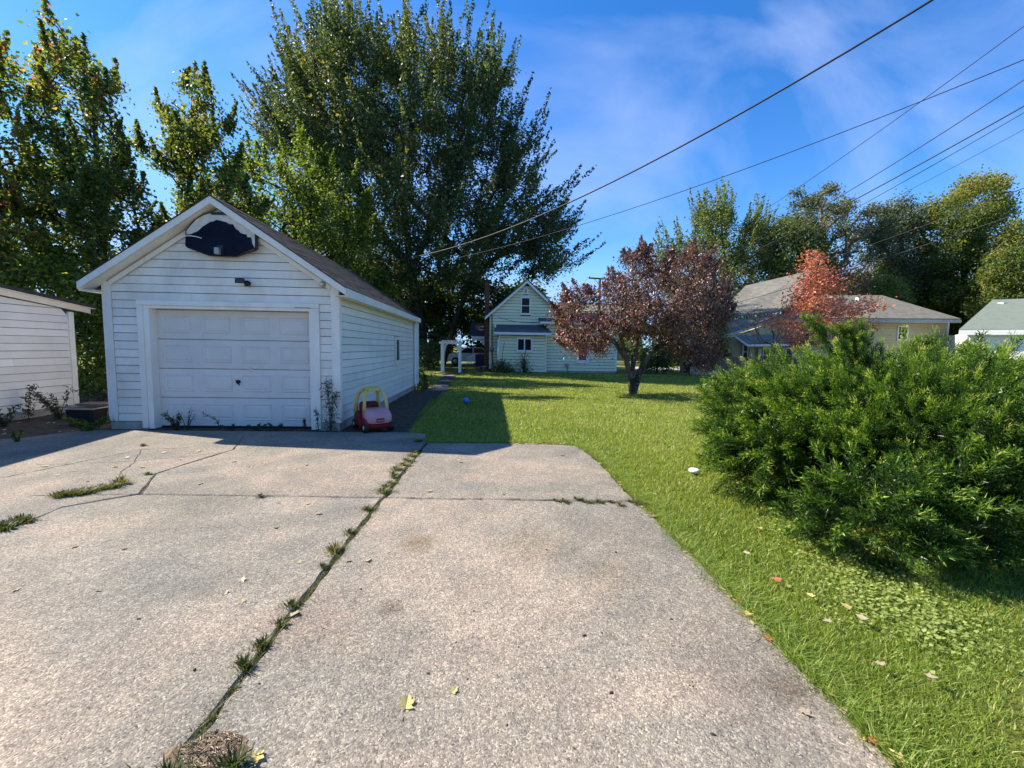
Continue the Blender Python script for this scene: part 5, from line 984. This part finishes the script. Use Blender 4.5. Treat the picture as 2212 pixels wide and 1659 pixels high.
# ================================================================== SMALL THINGS
# toy car
def toy():
    red = pmat('toy_red', (.16, .006, .010), (.30, .02, .02), 3, .5, .05, 30); pink = pmat('toy_faded_red', (.52, .20, .22), (.60, .32, .32), 2.5, .55, .05, 30); yel = pmat('toy_yellow', (.60, .46, .10), (.66, .56, .24), 2, .5, .05, 30); dk = black_plastic
    bx, by = -2.02, 7.50; th = radians(34); t = thing('toy_car', 'red and yellow plastic ride-on toy car parked beside the garage wall', 'toy car', (bx, by, 0)); ct, st_ = cos(th), sin(th)
    W = lambda x, y, z: (bx+x*ct-y*st_, by+x*st_+y*ct, z)      # local: x right, -y front
    def rr_(y, hw, z0, z1, r=.06, n=5):
        pts = []
        for cx, cz, a0 in ((hw-r, z1-r, 0), (-hw+r, z1-r, 90), (-hw+r, z0+r, 180), (hw-r, z0+r, 270)):
            for k in range(n): a = radians(a0+90*k/(n-1)); pts.append(W(cx+cos(a)*r, y, cz+sin(a)*r))
        return pts
    MB().loft([rr_(-.36, .17, .10, .20), rr_(-.33, .215, .07, .26), rr_(-.1, .235, .06, .27), rr_(.25, .235, .06, .30), rr_(.34, .21, .07, .30), rr_(.37, .17, .10, .28)]).build('body', red, t, True)
    MB().loft([rr_(-.375, .16, .16, .27, .04), rr_(-.345, .205, .15, .335), rr_(-.22, .215, .15, .385), rr_(-.12, .215, .15, .40), rr_(-.10, .20, .15, .38)]).build('hood', pink, t, True)
    for s_ in (-1, 1):
        MB().tube([W(s_*.11, -.352, .245), W(s_*.11, -.372, .245)], [.035, .032], 14).build('headlight', pmat('toy_white', (.6, .45, .45), None, rough=.4) if 'toy_white' not in MATS else MATS['toy_white'], t, True)
        MB().tube([W(s_*.195, -.16, .36), W(s_*.188, -.15, .48), W(s_*.172, -.12, .59), W(s_*.14, -.08, .665), W(s_*.09, -.03, .70)], [.034, .028, .028, .03, .03], 8).build('pillar', yel, t, True)
        MB().tube([W(s_*.20, .28, .28), W(s_*.195, .27, .46), W(s_*.175, .23, .59), W(s_*.14, .18, .665), W(s_*.09, .12, .70)], [.042, .034, .030, .03, .03], 8).build('pillar', yel, t, True)
        box_ = MB(); box_.prism([W(s_*.236, -.12, .10), W(s_*.236, .14, .10), W(s_*.236, .14, .30), W(s_*.236, -.12, .32)], np.array(W(s_*.012, 0, 0))-np.array(W(0, 0, 0))); box_.build('door', red, t)
        for yy_ in (-.27, .27): 
            wv = MB().tube([W(s_*.18, yy_, .085), W(s_*.245, yy_, .085)], .085, 16).build('wheel', dk, t, True); MB().tube([W(s_*.243, yy_, .085), W(s_*.252, yy_, .085)], .035, 10).build('hub', yel, wv, True)
    MB().loft([rr_(-.12, .09, .675, .705, .014), rr_(-.07, .115, .68, .73, .024), rr_(.08, .12, .685, .74, .026), rr_(.17, .11, .68, .725, .02), rr_(.21, .09, .67, .70, .014)]).build('roof', yel, t, True)
    MB().tube([W(-.09, -.362, .205), W(-.04, -.378, .188), W(.04, -.378, .188), W(.09, -.362, .205)], .010, 6).build('bumper_smile', red, t, True)
    MB().prism([W(-.07, -.380, .215), W(.07, -.380, .215), W(.06, -.372, .262), W(-.06, -.372, .262)], (0, .01, 0)).build('grille', red, t)
    n = 16; sw = [W(.0+.075*cos(2*pi*k/n), -.06+.02*sin(2*pi*k/n), .42+.07*sin(2*pi*k/n)) for k in range(n+1)]; MB().tube(sw, .011, 6, False).build('steering_wheel', dk, t, True); MB().tube([W(-.07, -.06, .42), W(.07, -.06, .42)], .009, 6).build('steering_spoke', dk, t, True); MB().tube([W(0, -.06, .42), W(0, -.14, .36)], .012, 6).build('steering_column', dk, t, True)
    MB().loft([rr_(.10, .15, .2, .34, .04), rr_(.16, .16, .2, .46, .05), rr_(.22, .16, .2, .47, .05), rr_(.26, .15, .2, .44, .04)]).build('seat', red, t, True)
toy()
# ball and disc on the lawn
def sphere(name, c, r, m, n=20):
    b = MB(); b.loft([[(c[0]+r*sin(a)*cos(2*pi*k/n), c[1]+r*sin(a)*sin(2*pi*k/n), c[2]+r*cos(a)) for k in range(n)] for a in np.linspace(.12, pi-.12, 11)]); return b.build(name, m, None, True)
p = G(1007, 872); tag(sphere('ball', (p[0], p[1], .075), .085, pmat('ball_blue', (.02, .11, .42), (.05, .22, .6), 9, .4, .2, 25)), 'small blue ball lying in the shaded lawn', 'ball')
p = G(1500, 1022); b = MB(); b.loft([[(p[0]+.50*r_*cos(2*pi*k/24), p[1]+.50*r_*sin(2*pi*k/24), z_+.005) for k in range(24)] for z_, r_ in ((.012, .125), (.03, .13), (.045, .118), (.048, .06))]); tag(b.build('flying_disc', bright_white, None, True), 'white plastic disc lying in the sunny grass left of the juniper', 'disc')
# tub and bench by the garage corner
p = G(190, 917); t = thing('plastic_tub', 'dark plastic tub with a pale rim in the shade left of the garage', 'tub', (p[0], p[1], 0))
def rect_ring(c, hx, hy, z, r=.03): return [(c[0]+sx*hx+dx*r, c[1]+sy*hy+dy*r, z) for sx, sy, dx, dy in ((1, 1, 0, -1), (1, 1, -1, 0), (-1, 1, 1, 0), (-1, 1, 0, -1), (-1, -1, 0, 1), (-1, -1, 1, 0), (1, -1, -1, 0), (1, -1, 0, 1))]
MB().loft([rect_ring(p, .20, .15, .0), rect_ring(p, .225, .17, .28)]).build('tub_body', black_plastic, t); MB().loft([rect_ring(p, .235, .18, .281), rect_ring(p, .24, .185, .297), rect_ring(p, .22, .16, .30)]).build('lid', grey_metal, t)
MB().loft([rect_ring(p, .215, .155, .3005), rect_ring(p, .20, .14, .312)]).build('lid_panel', black_plastic, t)
p = G(232, 905); t = thing('wooden_bench', 'low brown wooden bench against the left side of the garage', 'bench', (p[0], p[1], 0))
for k in range(3): box('plank', (p[0]-.42, p[1]-.15+k*.11, .27), (p[0]+.20, p[1]-.05+k*.11, .30), wood_grey, t)
for sx in (-.36, .14): box('leg', (p[0]+sx, p[1]-.12, 0), (p[0]+sx+.05, p[1]+.14, .268), wood_grey, t)
# arbour
c7 = lambda cx, cy, Y: at((1200+cx/7.373)/1.3887, (980+cy/7.373)/1.3887, Y)
AY = 24.6; ab = thing('garden_arbor', 'white wooden arch arbour standing at the end of the garden path', 'arbor', (c7(1120, 1000, AY)[0], AY, 0))
for dy in (0, .55):
    for (a, b_) in ((900, 955), (1290, 1342)):
        xa, xb = c7(a, 600, AY)[0], c7(b_, 600, AY)[0]; box('post', (xa, AY+dy, 0), (xb, AY+dy+.10, c7(930, 345, AY)[2]), bright_white, ab)
    cc = c7(1125, 520, AY); Rx = (c7(1290, 520, AY)-cc)[0]; Rz = c7(1125, 335, AY)[2]-cc[2]; arc = []
    for k in range(15): a = pi*k/14; arc.append((cc[0]+cos(a)*Rx, AY+dy+.03, cc[2]+sin(a)*Rz))
    inn = [(cc[0]+(x-cc[0])*.90, y, cc[2]+(z-cc[2])*.90) for x, y, z in arc]
    b = MB()
    for k in range(14): b.prism([arc[k], arc[k+1], inn[k+1], inn[k]], (0, .05, 0))
    b.build('arch', bright_white, ab)
    zb = c7(930, 375, AY)[2]; box('crossbeam', (c7(865, 0, AY)[0], AY+dy-.03, zb), (c7(1372, 0, AY)[0], AY+dy-.002, c7(930, 325, AY)[2]), bright_white, ab)
for k in range(7): xx = c7(945+k*62, 300, AY)[0]; box('slat', (xx-.03, AY-.2, c7(930, 323, AY)[2]), (xx+.03, AY+.85, c7(930, 296, AY)[2]), bright_white, ab)
for k in range(5): zz = .5+k*.3; box('rung', (c7(905, 0, AY)[0]+.03, AY+.101, zz), (c7(905, 0, AY)[0]+.06, AY+.549, zz+.04), bright_white, ab); box('rung', (c7(1310, 0, AY)[0], AY+.101, zz), (c7(1310, 0, AY)[0]+.03, AY+.549, zz+.04), bright_white, ab)
# white car beyond the arbour, seen from the side
KY = 33.5; k0 = c7(985, 800, KY); cr = thing('parked_car', 'white car parked beyond the arbour, partly hidden by the porch', 'car', (k0[0]+2.2, KY+.9, 0))
prof = [(0, .35), (0, .75), (.15, .88), (.95, .98), (1.55, 1.42), (2.9, 1.45), (3.6, 1.0), (4.3, .95), (4.4, .7), (4.4, .35)]
bevel(prism('body', [(k0[0]+x, KY, z) for x, z in prof], (0, 1.75, 0), pmat('car_white', (.62, .62, .62), None, rough=.25), cr), .06, 3)
for pts in ([(1.12, 1.0), (1.62, 1.36), (2.15, 1.38), (2.15, 1.0)], [(2.25, 1.0), (2.25, 1.38), (2.82, 1.38), (3.35, 1.02)]): prism('side_window', [(k0[0]+x, KY-.008, z) for x, z in pts], (0, .006, 0), glass, cr)
for x in (.85, 3.5):
    for dy in (-.02, 1.57): wv = MB().tube([(k0[0]+x, KY+dy, .33), (k0[0]+x, KY+dy+.2, .33)], .33, 20).build('wheel', black_plastic, cr, True); MB().tube([(k0[0]+x, KY+dy-.01, .33), (k0[0]+x, KY+dy, .33)], .19, 14).build('rim', grey_metal, wv, True)
box('door_handle', (k0[0]+2.0, KY-.03, .92), (k0[0]+2.14, KY-.004, .95), grey_metal, cr)
# bin by the porch
p = c7(1770, 900, PY-.7); t = thing('rubbish_bin', 'dark navy wheeled bin beside the porch of the green house', 'bin', (p[0], p[1], 0)); navy = pmat('bin_navy', (.012, .013, .04), (.02, .022, .06), 5, .4)
MB().loft([rect_ring(p, .26, .28, .02), rect_ring(p, .33, .36, .95)]).build('bin_body', navy, t); MB().loft([rect_ring(p, .35, .38, .952), rect_ring(p, .34, .37, 1.0), rect_ring(p, .25, .3, 1.04)]).build('lid', navy, t); MB().tube([(p[0]-.28, p[1]+.3, .1), (p[0]+.28, p[1]+.3, .1)], .1, 12).build('wheel', black_plastic, t, True)
pot_m = pmat('flower_pot', (.22, .18, .15), (.3, .25, .22), 9, .8)
for j, (cx, s_) in enumerate([(1735, .8), (1860, 1.0)]):
    p = c7(cx, 960, 26.3); tag(MB().loft([[(p[0]+cos(a)*r_*s_, 26.3+sin(a)*r_*s_, z_*s_) for a in np.linspace(0, 2*pi, 15)[:-1]] for z_, r_ in ((0, .13), (.26, .18), (.27, .2), (.32, .2))]).build('flower_pot', pot_m, None, True), ['smaller flower pot left of the other beside the porch bin', 'larger flower pot nearest the corner of the green house'][j], 'flower pot')
# picket fence in front of the tan house
FY = 24.3; fx0, fx1 = at(1552, 800, FY)[0], at(1790, 800, FY)[0]; fz = at(1600, 771, FY)[2]; fe = thing('picket_fence', 'weathered brown wooden picket fence in front of the tan house', 'fence', ((fx0+fx1)/2, FY, 0))
x = fx0; pk0 = None
while x < fx1:
    wv = .135; h_ = fz+random.uniform(-.03, .03); y_ = FY+random.uniform(-.006, .006)
    prism('picket', [(x, y_, -.3), (x+wv, y_, -.3), (x+wv, y_, h_-.06), (x+wv*.5, y_, h_+.02), (x, y_, h_-.06)], (0, .02, 0), wood_grey, fe); x += wv+.014
for z_ in (.25, fz-.3): box('rail', (fx0, FY+.03, z_), (fx1, FY+.07, z_+.09), wood_grey, fe)
# low cream wall, planter and cooling unit beyond the dogwood
a = at(1478, 800, 29); b_ = at(1548, 770, 29); t = thing('cream_fence', 'low cream board fence in dappled light behind the dogwood', 'fence', ((a[0]+b_[0])/2, 29, 0)); x = a[0]
while x < b_[0]-.1: box('board', (x, 29-.01*random.random(), 0), (x+.185, 29.03, 1.05), cream_paint, t); x += .2
t = thing('wooden_planter', 'pale wooden planter box at the edge of the lawn behind the dogwood', 'planter', (*at(1528, 810, 25.5)[:2], 0)); x0_, x1_ = at(1503, 800, 25.5)[0], at(1556, 800, 25.5)[0]
for k in range(2): box('plank', (x0_, 25.5-.005*k, .02+k*.22), (x1_, 25.54, .225+k*.22), cream_paint, t); box('plank', (x0_, 26.2, .02+k*.22), (x1_, 26.24, .225+k*.22), cream_paint, t)
box('end_board', (x0_, 25.545, .02), (x0_+.04, 26.195, .46), cream_paint, t); box('end_board', (x1_-.04, 25.545, .02), (x1_, 26.195, .46), cream_paint, t); box('planter_soil', (x0_+.045, 25.545, .02), (x1_-.045, 26.19, .40), soil, t)
p = at(1482, 800, 27.5); t = thing('cooling_unit', 'dark grey cooling unit standing by the cream fence', 'air conditioner', (p[0], 27.5, 0)); bevel(box('housing', (p[0]-.28, 27.3, .05), (p[0]+.28, 27.85, .75), dark_metal, t), .02); box('base', (p[0]-.35, 27.2, 0), (p[0]+.35, 27.95, .045), block, t); MB().tube([(p[0], 27.575, .751), (p[0], 27.575, .78)], .22, 16).build('fan_guard', grey_metal, t)
pv = sheet('pavement', [(11.2, 31), (30, 31), (30, 36), (11.2, 36)], -.010, pmat('pale_pavement', (.42, .41, .39), (.5, .49, .47), 5, .9)); pv['kind'] = 'structure'
# far roofs behind the green house
t = thing('far_house', 'low brown roof of a distant house beyond the green house', 'house', (8, 60, 0)); a = at(1212, 655, 60); b_ = at(1330, 660, 60)
box('wall', (a[0], 60, 0), (b_[0]+4, 66, a[2]-1.2), tan_paint, t); prism('roof', [(a[0]-.4, 59.6, a[2]-1.2), (b_[0]+4.4, 59.6, a[2]-1.2), (b_[0]+4.4, 63, a[2]+.3), (a[0]-.4, 63, a[2]+.3)], (0, 0, .15), shingle_grey, t)

# ================================================================== POLE AND WIRES
UY = 45.; p = at(1296, 604, UY); up_ = thing('utility_pole', 'dark wooden utility pole with a crossarm above the dogwood', 'utility pole', (p[0], UY, 0))
tube('pole', [(p[0]-.1, UY, 0), (p[0], UY, p[2]+.15)], [.17, .12], pole_wood, up_, 12)
xl, xr = at(1271, 601, UY), at(1324, 604, UY); MB().prism([xl+(0, -.2, -.07), xr+(0, -.2, -.07), xr+(0, -.2, .07), xl+(0, -.2, .07)], (0, .1, 0)).build('crossarm', pole_wood, up_)
for s_ in (-1, 1): tube('brace', [(p[0]+s_*.55, UY-.2, p[2]-.02), (p[0], UY-.16, p[2]-.75)], .025, pole_wood, up_, 6)
for f_ in (.03, .65, .97): c_ = xl*(1-f_)+xr*f_; MB().tube([c_+(0, -.15, .07), c_+(0, -.15, .16), c_+(0, -.15, .28)], [.03, .06, .035], 10).build('insulator', grey_metal, up_, True)
def wire(label, pts, Y0, Y1, r, m=wire_m, group=None):
    """wire hanging in the vertical plane between its two ends, sighted at the listed points"""
    A = at(pts[0][0], pts[0][1], Y0); B = at(pts[-1][0], pts[-1][1], Y1); pl = (B-A); nx = np.array([pl[1], -pl[0], 0.]); P3 = []
    for x, y in pts:
        d = ray(x, y); t = ((A-CAM)@nx)/(d@nx); P3.append(CAM+d*t)
    # one smooth sag: fit z as a parabola of the horizontal run
    s = np.array([((q_-A)[:2]@pl[:2])/(pl[:2]@pl[:2]) for q_ in P3]); cz = np.polyfit(s, [q_[2] for q_ in P3], min(2, len(pts)-1)); out_ = []
    for t in np.linspace(0, 1, 26): out_.append((A[0]+pl[0]*t, A[1]+pl[1]*t, float(np.polyval(cz, t))))
    o = tube('overhead_wire', out_, r, m, None, 6); return tag(o, label, 'wire', group)
wire('thickest twisted cable crossing the sky to the tall maple', [(2120, -60), (2020, 0), (1820, 110), (1480, 310), (1368, 370), (1220, 442), (934, 549), (786, 566)], 7, 22, .021)
wire('thin wire just below the thickest cable, sloping gently to the maple', [(2300, 100), (2212, 129), (1790, 290), (1368, 445), (1220, 500), (940, 570), (786, 589)], 8, 22, .009)
wire('steepest wire, from the upper right corner down toward the dogwood', [(2330, -40), (2212, 58), (2012, 207), (1759, 387), (1563, 504), (1440, 572)], 10, 40, .012)
wire('wire below the steepest one, ending at the utility pole', [(2330, 95), (2212, 174), (1837, 408), (1513, 578), (1324, 601)], 10, 44.8, .013)
wire('dark cable above its close twin at the right photo edge', [(2330, 165), (2212, 230), (1876, 410), (1620, 550), (1360, 650)], 11, 40, .019)
wire('thin twin wire running just under the dark cable', [(2330, 178), (2212, 242), (1907, 414), (1640, 560), (1390, 655)], 11, 40, .011)
wire('faintest thin wire running above the right-hand trees', [(2330, 215), (2212, 277), (1946, 426), (1740, 520), (1500, 620)], 12, 40, .008)
wire('wire crossing in front of the tallest right-hand maple', [(2330, 360), (2212, 406), (1868, 535), (1660, 600), (1500, 640)], 12, 36, .013)
wire('lowest cable, crossing the red tree and the tan roof', [(2330, 415), (2212, 461), (1953, 543), (1622, 646), (1560, 662)], 12, 30, .014)
wire('short drooping wire from the garage corner to the green house', [(903, 712), (955, 729), (1000, 734), (1060, 730)], 14.9, 26.8, .012)
wire('wire running along the wall of the green house to the side roof', [tuple(v) for v in [(1075, 684), (1110, 694), (1162, 696)]], 26.7, 26.0, .014)
wire('left wire of the utility pole, dropping steeply', [(1271, 599), (1255, 620), (1240, 642)], 44.8, 60, .012)

# ================================================================== labels that single out each of the small repeats
ONES = 'first second third fourth fifth sixth seventh eighth ninth tenth eleventh twelfth thirteenth fourteenth fifteenth sixteenth seventeenth eighteenth nineteenth'.split()
def ordi(n):
    if n < 20: return ONES[n-1]
    t, u_ = divmod(n, 10); return ['twentieth', 'thirtieth', 'fortieth', 'fiftieth'][t-2] if u_ == 0 else ['twenty', 'thirty', 'forty', 'fifty'][t-2]+'-'+ONES[u_-1]
def relabel(group, fmt, key, gname=None):
    os_ = sorted([o for o in COL.objects if o.get('group') == group and not o.parent], key=key)
    for i, o in enumerate(os_): o['label'] = fmt % ordi(i+1)
for o in PB: tag(o, 'pebble', 'pebble', 'dark pebbles on the driveway')
relabel('dark pebbles on the driveway', 'dark speck of gravel on the concrete, %s nearest the bottom of the photo', lambda o: o.location.y)
relabel('leaves lodged along the lawn edge', 'small leaf lodged at the lawn edge of the right slab, %s from the far end', lambda o: -o.location.y)
relabel('leaf drift at the far slab end', 'tan leaf in the drift at the far slab end, %s from the left', lambda o: o.location.x)
relabel('leaves fallen on the lawn', 'fallen leaf lying on the lawn grass, %s nearest the bottom of the photo', lambda o: o.location.y)
relabel('leaves on the shaded dirt', 'leaf on the shaded dirt before the shed, %s from the left', lambda o: o.location.x)
relabel('dry leaves scattered over the driveway', 'pale dry leaf on the open concrete, %s nearest the bottom of the photo', lambda o: o.location.y)
relabel('tufts in the wide crack on the left slab', 'mixed green and dry tuft, %s from the left in the wide left-slab crack', lambda o: o.location.x)
relabel('dense tufts at the far end of the long joint', 'yellow green tuft, %s from the far end of the long slab joint', lambda o: -o.location.y)
relabel('tufts in the crack at the left edge', 'dry tuft, %s from the left in the crack at the left photo edge', lambda o: o.location.x)
relabel('tufts along the cross joint of the right slab', 'low green tuft, %s from the left in the right-hand cross joint', lambda o: o.location.x)
relabel('tufts where the cross joint meets the lawn', 'brown green tuft, %s from the left where the cross joint meets the lawn', lambda o: o.location.x)
